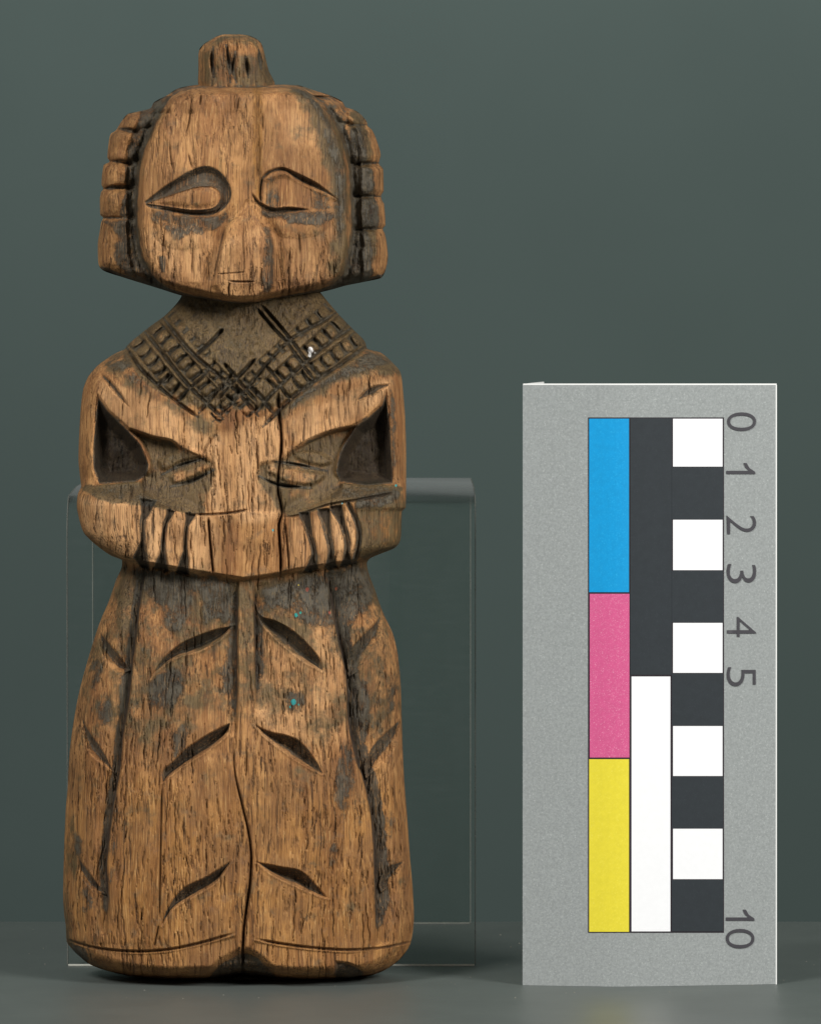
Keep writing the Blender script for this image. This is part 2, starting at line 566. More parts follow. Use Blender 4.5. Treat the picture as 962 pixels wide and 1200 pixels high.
fold(LEFT_FOLD, 24, 14, -1, 0.75, 11)
fold(RIGHT_FOLD, 32, 17, 1, 0.85, 20)
fold([(278, 682), (277, 735), (277, 800), (276, 850), (275, 862)], 34, 12, -1, 0.58, 13)
fold([(300, 686), (299, 705), (300, 760), (301, 810), (300, 835)], 32, 12, 1, 0.62, 13)
groove([(276, 848), (274, 880), (276, 910), (283, 940), (291, 975), (294, 1003), (291, 1054), (286, 1081), (284, 1127), (284, 1146)], 1.5, 8, crack=0.95, taper=0.3)
groove([(295, 990), (293, 1035), (287, 1078), (285, 1110), (284, 1146)], 2.2, 9, crack=1.0, taper=0.1)
groove([(287, 860), (289, 890), (288, 925)], 1.2, 4, crack=0.55, taper=0.4)
for nm, up, lo in [
    ('l', [(174, 797), (193, 770), (214, 753), (248, 739), (274, 732)], [(174, 797), (186, 784), (207, 770), (234, 762), (259, 748), (274, 732)]),
    ('l', [(190, 919), (191, 903), (202, 893), (220, 876), (243, 861), (269, 847)], [(190, 919), (203, 906), (225, 891), (248, 876), (266, 860), (270, 848)]),
    ('l', [(188, 1087), (197, 1063), (215, 1041), (243, 1027), (272, 1008)], [(188, 1087), (204, 1064), (229, 1049), (255, 1032), (272, 1008)]),
    ('r', [(299, 705), (306, 721), (324, 728), (342, 738), (360, 754), (375, 772), (379, 787)], [(299, 705), (303, 724), (316, 741), (335, 758), (355, 774), (379, 787)]),
    ('r', [(297, 848), (315, 857), (337, 862), (353, 870), (369, 890), (379, 908)], [(297, 848), (311, 863), (331, 879), (353, 894), (379, 908)]),
    ('r', [(300, 1010), (330, 1016), (353, 1021), (371, 1038), (384, 1053)], [(300, 1010), (321, 1026), (348, 1039), (372, 1049), (384, 1053)]),
    ('o', [(117, 740), (131, 757), (145, 774), (155, 786)], [(117, 740), (117, 758), (124.5, 774), (138, 788), (155, 786)]),
    ('o', [(95, 836), (106, 859), (120, 879), (137, 909)], [(95, 836), (97, 859), (105, 882), (120, 896), (137, 909)]),
    ('o', [(91, 1002), (106, 1024), (126, 1050)], [(91, 1002), (93, 1022), (106, 1041), (126, 1050)]),
    ('p', [(408, 795), (407, 770), (414, 756), (431, 738), (447, 720)], [(408, 795), (420, 785), (434, 765), (446, 743), (447, 720)]),
    ('p', [(428, 914), (427, 896), (436, 875), (451, 859), (469, 842)], [(428, 914), (438, 904), (454, 888), (466, 870), (469, 842)]),
    ('p', [(446, 1047), (444, 1035), (453, 1017), (474, 1008)], [(446, 1047), (455, 1039), (467, 1023), (474, 1008)]),
]:
    LEAF_ID = globals().get('LEAF_ID', 29) + 1
    inner = nm in 'lr'
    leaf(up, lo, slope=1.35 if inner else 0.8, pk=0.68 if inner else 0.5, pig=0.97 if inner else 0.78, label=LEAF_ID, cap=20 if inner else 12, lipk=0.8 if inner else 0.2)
# hem and cracks below it
groove(HEM_L, 2.0, 5.5, crack=0.85, taper=0.08)
groove(HEM_R, 2.0, 5.0, crack=0.8, taper=0.08)
soft(DEP, [(78, 1107), (151, 1118), (193, 1117), (240, 1107), (276, 1098), (284, 1150), (190, 1156), (70, 1140)], 3.0, 2.0, sm=False, mode='add')
soft(DEP, [(298, 1104), (325, 1109), (362, 1114), (408, 1117), (484, 1108), (480, 1150), (300, 1156), (286, 1120)], 3.0, 2.0, sm=False, mode='add')
soft(DEP, [(244, 1146), (258, 1130), (276, 1120), (284, 1116), (296, 1119), (312, 1131), (324, 1146), (284, 1152)], 17, 7, mode='add')
soft(PIG_SHADE, [(244, 1147), (258, 1130), (276, 1121), (284, 1117), (296, 1120), (312, 1132), (322, 1147), (284, 1152)], 0.75, 4)  # darker inside the arch between the feet
soft(DEP, [(394, 1128), (412, 1131), (428, 1142), (410, 1150), (394, 1148)], 9, 2.5, mode='add')
soft(PIG_SHADE, [(394, 1128), (412, 1131), (426, 1142), (410, 1150), (394, 1148)], 0.85, 2.5)
soft(PIG_SHADE, [(82, 1106), (100, 1112), (103, 1128), (92, 1124)], 0.7, 3)
groove([(154, 1117), (157, 1132), (156, 1146)], 1.6, 5, crack=0.9)
groove([(392, 1113), (393, 1130), (392, 1147)], 1.6, 5, crack=0.9)
for pts in [[(190, 917), (189, 960), (188, 1020), (187, 1080)], [(186, 1085), (181, 1110)], [(118, 1105), (121, 1120)]]:
    groove(pts, 1.3, 4, crack=0.8, taper=0.1)
# grey paint left on the skirt
for poly, a in [
    ([(150, 668), (172, 664), (215, 672), (270, 682), (274, 730), (250, 728), (238, 735), (232, 700), (218, 735), (196, 745), (188, 720), (170, 700)], 0.62),
    ([(172, 800), (190, 786), (215, 784), (216, 815), (196, 832), (174, 828)], 0.7),
    ([(256, 790), (273, 745), (275, 812), (264, 818)], 0.72),
    ([(114, 825), (130, 818), (132, 840), (122, 852), (114, 842)], 0.72), ([(106, 775), (116, 768), (120, 800), (108, 808)], 0.62),
    ([(138, 790), (150, 792), (146, 850), (139, 858)], 0.75), ([(196, 858), (216, 848), (222, 870), (204, 888)], 0.65), ([(140, 920), (131, 960), (126, 1030), (134, 1030), (139, 960)], 0.6),
    ([(303, 690), (330, 682), (384, 668), (425, 662), (440, 700), (420, 730), (400, 745), (388, 735), (372, 738), (350, 730), (330, 716), (308, 714)], 0.66),
    ([(392, 738), (408, 726), (412, 750), (402, 764)], 0.66), ([(301, 740), (309, 748), (308, 780), (302, 800)], 0.7),
    ([(330, 812), (352, 808), (358, 828), (338, 838)], 0.66), ([(418, 795), (432, 800), (434, 850), (424, 880), (418, 850)], 0.72),
    ([(398, 872), (414, 880), (416, 920), (404, 960), (390, 930)], 0.64), ([(452, 800), (464, 790), (466, 825), (454, 838)], 0.6),
    ([(440, 960), (447, 990), (446, 1040), (440, 1030)], 0.7), ([(384, 990), (396, 985), (396, 1010), (386, 1016)], 0.62), ([(84, 975), (100, 985), (98, 1010), (86, 1000)], 0.6),
    ([(90, 1020), (106, 1030), (112, 1060), (96, 1070)], 0.5), ([(455, 940), (464, 960), (460, 985), (452, 970)], 0.52)]:
    soft(PIG_SHADE, poly, a, 9)
soft(GRM, [(140, 660), (285, 682), (440, 655), (470, 760), (472, 850), (400, 860), (300, 840), (276, 840), (200, 860), (95, 850), (100, 770)], 0.34, 26)
soft(PIG_SHADE, [(300, 684), (384, 668), (436, 668), (462, 760), (466, 830), (436, 880), (404, 850), (396, 770), (350, 730), (306, 716)], 0.34, 16)
soft(PIG_SHADE, [(146, 664), (276, 684), (274, 728), (220, 744), (180, 772), (176, 830), (150, 850), (120, 850), (112, 790), (126, 720)], 0.30, 16)
soft(GRM, [(140, 660), (285, 682), (440, 655), (450, 700), (420, 715), (285, 712), (160, 712), (128, 712)], 0.6, 14)
soft(GRM, [(75, 960), (90, 960), (92, 1100), (120, 1140), (75, 1110)], 0.35, 10)
for (cu, cv_, r, c) in [(347, 721, 3.0, (40, 150, 140)), (352, 718, 2.2, (60, 165, 150)), (344, 823, 4.2, (50, 150, 148)), (340, 829, 2.0, (60, 150, 140)), (350, 826, 1.6, (60, 160, 150)),
                        (320, 621, 2.2, (70, 175, 180)), (464, 569, 2.0, (50, 160, 160)), (364, 410, 4.6, (236, 232, 228)), (363, 416, 3.0, (225, 222, 216)), (369, 413, 1.8, (230, 228, 222)),
                        (366, 444, 1.3, (230, 226, 220)), (401, 590, 1.6, (120, 170, 170)), (350, 686, 1.5, (200, 170, 60)), (386, 718, 2.5, (150, 82, 60)), (360, 691, 3.0, (150, 80, 62)), (394, 690, 2.5, (140, 80, 55))]:
    s = box([(cu, cv_)], r + 4)
    d = np.hypot((UU[s] - cu), (VV[s] - cv_) * 0.8)
    a = sst(d, r * 0.75 + 1.0, r * 0.75 - 1.0)
    for ch, val in enumerate(srgb(*c)):
        PNT[s][..., ch] = np.where(a > PNT[s][..., 3], val, PNT[s][..., ch])
    PNT[s][..., 3] = np.maximum(PNT[s][..., 3], a * 0.72)

# --- arms: pockets under the arms, chest flap, ribs of the folded hands
POCK_L = [(114, 460), (128, 480), (153, 505), (167, 521), (176, 544), (173, 559), (160, 566), (115, 569), (108, 550), (107, 527), (110, 492)]
POCK_R = [(453, 454), (446, 473), (430, 488), (415, 498), (405, 513), (396, 530), (392, 553), (396, 566), (430, 571), (462, 568), (462, 540), (459, 500)]
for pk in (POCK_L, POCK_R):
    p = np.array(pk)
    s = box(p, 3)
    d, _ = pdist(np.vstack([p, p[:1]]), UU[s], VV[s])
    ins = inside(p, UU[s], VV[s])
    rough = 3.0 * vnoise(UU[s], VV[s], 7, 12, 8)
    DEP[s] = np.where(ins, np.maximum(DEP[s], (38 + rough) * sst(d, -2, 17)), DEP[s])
    PIG_SHADE[s] = np.maximum(PIG_SHADE[s], np.where(ins, 1.45, 0) * sst(d, 0, 5))
# recess of the ribs below the flap
RIB_L = [(153, 504), (180, 513), (200, 517), (215, 527), (240, 537), (250, 548), (246, 575), (232, 600), (196, 596), (176, 584), (165, 566), (177, 548), (168, 521)]
RIB_R = [(415, 500), (392, 505), (372, 512), (348, 525), (330, 538), (304, 545), (302, 562), (316, 580), (336, 602), (372, 592), (400, 572), (393, 552), (398, 530)]
for pk in (RIB_L, RIB_R):
    q_ = zeros()
    soft(q_, pk, 1.0, 3.2, mode='max')
    DEP += q_ * (8 + 14 * sst(VV, 585, 512)) * (0.25 + 0.75 * sst(np.abs(UU - 285), 42, 105))
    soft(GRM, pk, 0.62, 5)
    soft(PIG_SHADE, pk, 0.26, 6)
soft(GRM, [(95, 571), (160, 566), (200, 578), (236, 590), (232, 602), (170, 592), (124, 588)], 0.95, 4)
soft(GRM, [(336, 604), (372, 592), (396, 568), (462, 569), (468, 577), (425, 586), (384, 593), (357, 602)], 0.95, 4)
soft(PIG_SHADE, [(100, 572), (160, 566), (190, 578), (170, 590), (130, 586)], 0.42, 5)
soft(PIG_SHADE, [(385, 585), (400, 570), (462, 570), (460, 580), (420, 586)], 0.5, 5)
soft(PIG_SHADE, [(420, 580), (440, 575), (466, 574), (464, 588), (430, 597), (416, 594)], 0.62, 4)
soft(PIG_SHADE, [(184, 500), (216, 517), (214, 535), (196, 540), (182, 525)], 0.28, 5)
for strip_ in ([(200, 559), (220, 549), (238, 543), (246, 548), (226, 558), (206, 566)], [(314, 552), (330, 549), (352, 552), (380, 556), (366, 567), (336, 564)],
               [(186, 540), (206, 530), (226, 528), (238, 534), (214, 540), (192, 550)], [(346, 530), (372, 530), (388, 540), (376, 545), (350, 538)]):
    soft(DEP, strip_, -4.5, 3.0, sm=True, mode='add')
for ln in ([(190, 556), (212, 545), (240, 537)], [(200, 570), (224, 564), (250, 551)], [(322, 541), (346, 544), (384, 552)], [(304, 558), (326, 568), (364, 572)]):
    groove(ln, 3.4, 15, pig=0.72, taper=0.4, sharp=2)
soft(TON, [(204, 556), (234, 545), (246, 549), (222, 561), (206, 565)], 0.3, 5)
soft(TON, [(318, 550), (345, 553), (372, 558), (358, 566), (330, 563)], 0.3, 3)
soft(GRM, [(204, 556), (234, 545), (246, 549), (222, 561), (206, 565)], -0.55, 5, mode='add')
soft(GRM, [(318, 550), (345, 553), (372, 558), (358, 566), (330, 563)], -0.35, 5, mode='add')
# flap lower edge and shoulder cuts
groove([(128, 482), (153, 506), (167, 512), (196, 518), (215, 528), (238, 538)], 3.0, 4, pig=0.4)
groove([(430, 489), (410, 502), (384, 508), (360, 518), (335, 535)], 3.0, 4, pig=0.4)
leaf([(115, 435), (131, 447), (143, 462), (153, 479)], [(115, 435), (125, 450), (138, 466), (153, 479)], 0.8, 0.5, 0.75)
leaf([(417, 470), (427, 458), (440, 451), (460, 449)], [(417, 470), (432, 467), (446, 459), (460, 449)], 0.8, 0.5, 0.7)
soft(PIG_SHADE, [(140, 412), (152, 414), (166, 444), (184, 460), (160, 454), (140, 440), (120, 428)], 0.5, 7)
soft(PIG_SHADE, [(430, 410), (446, 415), (460, 425), (440, 432), (400, 446), (360, 466), (336, 484), (350, 462), (372, 448), (405, 428)], 0.62, 6)
soft(PIG_SHADE, [(455, 450), (464, 470), (466, 540), (460, 560), (457, 500)], 0.5, 4)
soft(GRM, [(120, 425), (150, 409), (165, 444), (205, 472), (255, 505), (250, 515), (200, 485), (150, 455)], 0.5, 8)
soft(GRM, [(428, 408), (462, 424), (466, 440), (420, 442), (370, 464), (330, 490), (330, 478), (370, 448)], 0.6, 8)
groove([(257, 505), (240, 528), (238, 560), (246, 590)], 2.0, 3, crack=0.5)
# upper edge of the forearms across the middle
groove([(226, 603), (245, 603), (263, 602), (278, 600), (292, 597)], 1.8, 5, crack=0.9, taper=0.1)
groove([(332, 606), (345, 605), (357, 601), (384, 592), (425, 585), (464, 577)], 2.0, 5, crack=0.6, taper=0.1)
groove([(326, 458), (327, 480), (330, 517), (327, 548), (326, 576), (330.6, 599), (327, 617), (329, 650), (329, 676)], 2.3, 11, crack=1.0, taper=0.05)
groove([(334, 610), (337, 640), (339, 672)], 1.4, 6, crack=0.8)
groove([(244, 606), (246, 630), (248, 650), (250, 674)], 1.9, 8, crack=1.0, taper=0.08)
groove([(170, 664), (172, 640), (173, 620)], 1.3, 3, crack=0.6)
# fingers
for pts, w, lab in [
    ([(178, 588), (169, 603), (167, 620), (168, 640), (172, 664)], 4.2, 0), ([(199, 598), (193, 618), (191, 640), (194, 668)], 3.4, 0), ([(222, 602), (218, 620), (217, 645), (219, 671)], 3.4, 0),
    ([(354, 604), (361, 622), (367, 640), (368, 656), (363, 668)], 4.2, 0), ([(376, 600), (383, 622), (388, 645), (386, 664)], 4.8, 0), ([(390, 596), (401, 614), (407, 637), (404, 661)], 4.6, 0),
    ([(408, 590), (418, 612), (421, 630), (415, 660)], 3.6, 0)]:
    groove(pts, w * 1.15, 8, taper=0.0, pig=0.72, sharp=2)
    groove(pts, 1.0, 9, taper=0.0, crack=0.5)
for tri in [[(166, 588), (182, 588), (172, 606), (168, 610)], [(158, 653), (167, 634), (173, 664), (166, 663)], [(182, 664), (189, 648), (196, 667)], [(208, 669), (215, 648), (220, 672)],
            [(196, 598), (204, 600), (194, 616)], [(218, 602), (228, 604), (219, 618)], [(358, 668), (367, 650), (372, 666)], [(382, 663), (388, 644), (394, 664)], [(400, 662), (407, 642), (411, 660)],
            [(352, 603), (362, 602), (366, 630)], [(374, 599), (386, 598), (387, 628)], [(388, 596), (400, 594), (406, 625)]]:
    tri = np.array(tri) + (np.array(tri) - np.mean(tri, 0)) * 0.25
    soft(DEP, tri, 8, 2.6, sm=False)
    soft(PIG_SHADE, tri, 1.25, 1.5, sm=False)
FING = {10: [(169, 590), (196, 590), (194, 600), (191, 640), (194, 672), (171, 668), (168, 630)], 11: [(197, 592), (221, 598), (218, 620), (217, 645), (219, 675), (194, 672), (191, 640)],
        12: [(222, 600), (245, 602), (250, 680), (219, 676), (217, 645)],
        20: [(329, 603), (355, 602), (362, 622), (367, 640), (365, 674), (329, 682)], 21: [(356, 600), (376, 596), (384, 622), (388, 645), (386, 670), (365, 674), (367, 640)],
        22: [(377, 594), (391, 590), (402, 614), (407, 637), (404, 666), (386, 670), (388, 645)], 23: [(392, 588), (408, 584), (419, 612), (421, 630), (416, 664), (404, 666), (407, 637)]}
for i, poly in FING.items():
    label(poly, i, [1, 3, 4])
soft(TON, [(95, 585), (170, 592), (172, 660), (110, 630)], 1.0, 8)
soft(TON, [(172, 595), (250, 604), (250, 670), (172, 660)], 0.6, 6)
soft(TON, [(342, 610), (420, 600), (420, 655), (340, 668)], 0.5, 6)
soft(TON, [(116, 445), (165, 460), (240, 505), (245, 535), (200, 515), (150, 500), (120, 470)], 0.7, 8)
soft(TON, [(335, 490), (430, 450), (458, 445), (445, 470), (405, 495), (350, 518)], 0.7, 8)
soft(TON, [(250, 510), (328, 495), (328, 600), (250, 600)], 0.9, 10)
soft(GRM, [(418, 590), (474, 578), (472, 640), (440, 655), (422, 655)], 0.5, 6)
soft(TON, [(420, 598), (470, 585), (468, 640), (422, 655)], -0.5, 8, mode='add')
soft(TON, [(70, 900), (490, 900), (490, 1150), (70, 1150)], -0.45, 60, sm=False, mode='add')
soft(TON, [(290, 740), (400, 740), (405, 880), (300, 850)], 0.35, 15, mode='add')

# --- collar: two crossing sets of bands with beads
soft(GRM, [(213, 335), (380, 335), (430, 405), (372, 445), (330, 470), (302, 478), (262, 478), (205, 468), (165, 442), (146, 407)], 0.95, 9)
soft(PIG_SHADE, [(225, 350), (340, 350), (330, 385), (300, 410), (270, 410), (245, 385)], 0.34, 12)
A_LINES = [[(148, 406), (163, 430), (184, 451), (206, 470), (232, 489)], [(170, 389), (190, 414), (221, 452), (246, 476), (262, 492)], [(192, 373), (210, 397), (228, 417), (257, 441), (280, 462), (303, 488)],
           [(300, 360), (318, 382), (336, 401), (352, 424), (368, 445)], [(306, 357), (327, 381), (344, 402), (360, 424), (374, 441)], [(292, 452), (306, 466), (320, 484)], [(308, 425), (322, 441), (335, 462), (344, 468)], [(262, 425), (280, 447), (300, 470)]]
B_LINES = [[(428, 406), (405, 423), (371, 445), (346, 463), (328, 480), (308, 500)], [(412, 384), (392, 397), (368, 416), (345, 436), (318, 462), (300, 485)], [(394, 366), (378, 376), (342, 397), (315, 424), (292, 452), (270, 474), (250, 494)],
           [(262, 385), (246, 402), (230, 416)], [(275, 435), (255, 458), (233, 484)], [(300, 420), (280, 441), (255, 468)], [(250, 428), (235, 444), (221, 456), (207, 470)], [(199, 438), (190, 447), (184, 451)]]


def beads(p0, p1, n, across, h):
    """row of chiselled beads along a band: raised lumps in a darkened channel"""
    p0, p1 = np.array(p0, float), np.array(p1, float)
    ax = (p1 - p0) / np.linalg.norm(p1 - p0)
    L = np.linalg.norm(p1 - p0)
    s = box([p0, p1], across + 6)
    du, dv = UU[s] - p0[0], VV[s] - p0[1]
    a = du * ax[0] + dv * ax[1]
    c = -du * ax[1] + dv * ax[0]
    a = a + 1.6 * vnoise(UU[s], VV[s], 14, 14, 31) + 0.014 * c * c * (1 if n % 2 else -1)
    c = c + 1.4 * vnoise(UU[s], VV[s], 11, 11, 32)
    chan = sst(np.abs(c), across, across - 2.5) * sst(a, -3, 1) * sst(a, L + 3, L - 1)
    ph = (a / L * n) % 1.0
    lump = np.clip(1 - (np.abs(ph - 0.5) / 0.43) ** 3, 0, 1) * np.clip(1 - (np.abs(c) / (across - 1.0)) ** 4, 0, 1)
    # each bead slopes away from the cut above it
    DEP[s] += chan * (h * 0.9 - (h + 4.0 * (ph - 0.5)) * lump)
    PIG_SHADE[s] = np.maximum(PIG_SHADE[s], 0.85 * chan * (1 - lump))
    GRM[s] -= 0.28 * chan * lump
    TON[s] += 0.2 * chan * lump


beads((155, 395), (214, 466), 7, 10.0, 10.0)
beads((177, 378), (248, 462), 8, 10.5, 10.0)
beads((424, 393), (346, 450), 7, 10.0, 10.0)
beads((404, 373), (318, 450), 8, 10.0, 10.0)
beads((384, 360), (306, 428), 7, 8.0, 6.0)
beads((246, 430), (296, 484), 5, 10.0, 8.0)
beads((300, 440), (252, 490), 5, 9.0, 7.0)
beads((200, 368), (244, 416), 5, 6.0, 4.0)
for ln in A_LINES + B_LINES:
    w = rng.uniform(2.4, 3.6)
    groove(ln, w, 10, taper=0.08, pig=0.6)
DEP[:] += 3.0 * vnoise(UU, VV, 6, 8, 41) * sst(VV, 340, 360) * sst(VV, 500, 460) * (LABB == 2)

# ------------------------------------------------------------------ head maps
FACE = [(232, 97), (345, 97), (366, 110), (381, 128), (397, 155), (406, 185), (410, 216), (411, 261), (409, 288), (405, 311), (396, 327), (366, 346), (325, 356), (280, 362), (244, 357), (212, 349), (185, 329),
        (170, 306), (163, 281), (161, 248), (162, 216), (165, 191), (174, 164), (190, 130), (206, 108)]
HEAD_L = [(98.5, 236), (100, 222), (103.5, 208), (111, 196), (120, 180), (126, 177), (130, 163), (133, 150), (141, 143), (148, 138.5), (152, 136), (157, 129.5), (170, 127), (184, 126), (189, 128.5), (193, 121.5), (216, 119),
          (221, 121), (225, 118.5), (234, 117), (251, 117.5), (255, 121), (259, 119), (270, 117), (288, 114.6), (305, 115), (311, 116), (316, 120), (325, 145), (332, 167.5), (339, 190), (346, 212.6), (353, 244), (356, 260), (358.5, 278)]
HEAD_R = [(98.5, 330), (99, 347), (102, 358), (106, 370), (111, 386), (119, 401.5), (125, 405), (128, 414), (133, 422), (143, 430), (147, 431), (152, 436), (166, 442), (182, 446), (188, 444.5), (191, 444), (198, 449), (223, 449.5),
          (229, 446.6), (233, 447), (239, 450), (263, 451.6), (268, 448.6), (274, 451), (284, 453), (301, 454.5), (315, 452), (325, 447), (330, 426), (334, 406), (339, 388), (344, 366), (352, 325), (357, 302), (358.5, 284)]
LABH = np.full((GH, GW), 100, np.int16)          # 100 face block, hair locks 101.., eyes 121/122
LAB_body = LAB
LAB = LABH
for i, (a, b) in enumerate([(122, 153), (153, 191), (191, 220), (220, 255), (255, 345)]):
    label([(100, a), (215, a), (215, b), (100, b)], 101 + i)
for i, (a, b) in enumerate([(108, 146), (146, 192), (192, 230), (230, 269), (269, 340)]):
    label([(370, a), (470, a), (470, b), (370, b)], 111 + i)
label(FACE, 100)
LABHB = LAB.copy()


def head_height(u, v, L, R):
    s = np.clip(np.abs((u - (L + R) / 2) / ((R - L) / 2)), 0, 1)
    x = np.clip((u - 286) / 126, -1.05, 1.05)
    vert = np.interp(v, [95, 120, 200, 290, 330, 360], [102, 110, 116, 118, 116, 106])
    face = vert - 30 * np.abs(x) ** 2.4
    hair = 84 * (1 - s ** 2.6) ** (1 / 2.6)
    fm = sample(FMASK, u, v)
    return hair * (1 - fm) + face * fm


FMASK = zeros()
fs = spline(FACE + [FACE[0]], 5)
d, _ = pdist(fs, UU, VV)
FSD = np.where(inside(fs, UU, VV), d, -d)
FMASK = sst(FSD, -3.5, 6.5).astype(np.float32)
up_only = sst(VV, 112, 130)
head_area = VV < 362
hairzone = (FSD < 0) & head_area & (VV > 112)
# keep the head's maps apart from the body's
BODY_MAPS = (DEP, PIG_SHADE, GRM, CRK, TON, PNT)
DEP, PIG_SHADE, GRM, CRK, TON = zeros(), zeros(), zeros(), zeros(), zeros()
PNT = np.zeros((GH, GW, 4), np.float32)
DEP += np.where(head_area, 6.0 * np.exp(-((FSD + 5) / 3.5) ** 2) * up_only, 0)
GRM += np.where(head_area, 0.8 * np.exp(-((FSD + 5) / 6) ** 2) * up_only, 0)
PIG_SHADE += np.where(head_area, 0.8 * np.exp(-((FSD + 6) / 5) ** 2) * up_only, 0)


def lens(u0, v0, u1, v1, w, depth, pig=0.85):
    nx, ny = -(v1 - v0), (u1 - u0)
    L = math.hypot(nx, ny)
    nx, ny = nx / L * w / 2, ny / L * w / 2
    m = ((u0 + u1) / 2, (v0 + v1) / 2)
    q1, q3 = (u0 * .75 + u1 * .25, v0 * .75 + v1 * .25), (u0 * .25 + u1 * .75, v0 * .25 + v1 * .75)
    up = [(u0, v0), (q1[0] - nx * .85, q1[1] - ny * .85), (m[0] - nx, m[1] - ny), (q3[0] - nx * .8, q3[1] - ny * .8), (u1, v1)]
    lo = [(u0, v0), (q1[0] + nx * .85, q1[1] + ny * .85), (m[0] + nx, m[1] + ny), (q3[0] + nx * .8, q3[1] + ny * .8), (u1, v1)]
    leaf(up, lo, depth, 0.45, pig)


# hair: cross cuts, the step between the outer rolls and the dark inner strip
for a in [(136, 150, 168, 158, 10), (127, 188, 163, 193, 8.5), (120, 221, 162, 220, 11), (114, 255, 158, 256, 5)]:
    lens(*a, 1.0)
for a in [(404, 147, 436, 146, 5), (407, 194, 450, 190, 7), (409, 230, 452, 230, 6), (410, 270, 453, 267, 6)]:
    lens(*a, 1.0)
for side, edges, line in ((-1, [126, 153, 190.5, 220.5, 255, 330], [(163, 132), (153, 164), (149, 190), (148, 216), (149, 250), (150, 285), (158, 325)]),
                          (1, [120, 146.5, 192, 230, 268.5, 332], [(408, 130), (420, 165), (422, 200), (423, 230), (424, 260), (424, 300), (424, 328)])):
    p = spline(line)
    s = (slice(int((110 - V0) * SC), int((340 - V0) * SC)), slice(0, int((220 - U0) * SC)) if side < 0 else slice(int((365 - U0) * SC), GW))
    u, v = UU[s], VV[s]
    x = (u - np.interp(v, p[:, 1], p[:, 0])) * side + 3.0 * vnoise(u, v, 12, 12, 52)   # positive on the outer roll
    v = v + 4.0 * vnoise(u, v, 16, 20, 53) + 0.12 * (u - 140 if side < 0 else 430 - u)
    hz = hairzone[s]
    inner = sst(x, 2.0, -2.5)
    DEP[s] += np.where(hz, inner * 9.0, 0)
    e = np.array(edges)
    d = np.min(np.abs(v[..., None] - e), -1)
    DEP[s] += np.where(hz, 7.0 * np.clip(1 - d / 10.0, 0, 1) ** 2 + 2.2 * vnoise(u, v, 9, 8, 51), 0)
    PIG_SHADE[s] = np.maximum(PIG_SHADE[s], np.where(hz, inner * (0.62 if side < 0 else 0.5), 0))
soft(PIG_SHADE, [(150, 170), (162, 165), (160, 190), (150, 190)], 0.9, 3)
soft(PIG_SHADE, [(146, 195), (160, 195), (160, 252), (140, 252), (146, 222)], 0.75, 4)
soft(PIG_SHADE, [(118, 258), (152, 258), (156, 280), (164, 322), (146, 320), (132, 300), (136, 275)], 0.72, 5)
soft(PIG_SHADE, [(408, 150), (424, 150), (430, 190), (410, 190)], 0.72, 5)
soft(PIG_SHADE, [(411, 197), (436, 197), (436, 226), (412, 228)], 0.72, 4)
soft(PIG_SHADE, [(412, 233), (440, 233), (444, 264), (412, 266)], 0.72, 4)
soft(PIG_SHADE, [(411, 270), (432, 272), (436, 324), (405, 328)], 0.75, 5)
soft(GRM, [(410, 130), (425, 130), (436, 180), (440, 260), (436, 326), (404, 328), (412, 260), (408, 180)], 0.6, 6)
soft(PIG_SHADE, [(118, 316), (168, 328), (215, 345), (212, 350), (165, 335), (118, 320)], 0.7, 4)
soft(PIG_SHADE, [(448, 322), (406, 331), (366, 343), (368, 348), (408, 337), (448, 328)], 0.9, 4)
# eyes
EYE_L = [(173, 238), (201, 228), (226, 220), (244, 218), (255, 222), (258, 233), (249, 243), (226, 245), (201, 242)]
SOCK_L = [(169, 236), (195, 216), (221, 200), (239, 193.5), (255, 198), (267, 211), (272, 226), (267, 240), (253, 250), (228, 251), (200, 247), (174, 243)]
EYE_R = [(310, 213), (332, 206), (352, 213), (372, 224), (396, 237), (372, 244), (345, 243), (322, 243), (310, 236)]
for sock, eye, lab in ((SOCK_L, EYE_L, 121),):
    sp, ep = spline(sock + [sock[0]]), spline(eye + [eye[0]])
    s = box(sp, 4)
    u, v = UU[s], VV[s]
    ds, _ = pdist(sp, u, v)
    de, _ = pdist(ep, u, v)
    isk, iey = inside(sp, u, v), inside(ep, u, v)
    w = ds + de + 1e-4
    ring = isk & ~iey
    t = ds / w
    dep = np.minimum(w * 0.8, 9) * np.where(t < 0.35, t / 0.35, np.where(t < 0.75, 1, (1 - t) / 0.25))
    DEP[s] = np.where(ring, np.maximum(DEP[s], dep), DEP[s])
    DEP[s] = np.where(iey, 2.5 - 2.5 * sst(de, 0, 8), DEP[s])
    PIG_SHADE[s] = np.maximum(PIG_SHADE[s], np.where(ring, 0.68 + 0.35 * sst(t, 0.45, 0.15), 0) * sst(ds, -0.5, 2.0))
    LAB[s][iey] = lab
leaf([(306, 213), (309, 204), (318, 198), (332, 195.5), (348, 202), (370, 213), (384, 223), (398, 235)], [(306, 213), (318, 203), (333, 201.5), (350, 213), (370, 222), (384, 227.5), (398, 235)], 1.4, 0.6, 1.0)
groove([(308, 206), (306, 215), (305, 228), (306, 238)], 2.2, 6, pig=0.6, crack=0.4)
leaf([(294, 224), (305, 236), (320, 243), (340, 242), (366, 245)], [(294, 224), (300, 240), (318, 252), (342, 251), (366, 245)], 1.4, 0.4, 1.0)
label(EYE_R, 122, sm=True)
soft(DEP, EYE_R, 3.5, 4, mode='add')
leaf([(172, 242), (200, 244), (228, 247), (250, 246), (262, 238)], [(172, 242), (198, 250), (228, 256), (252, 254), (262, 238)], 1.3, 0.4, 1.0)
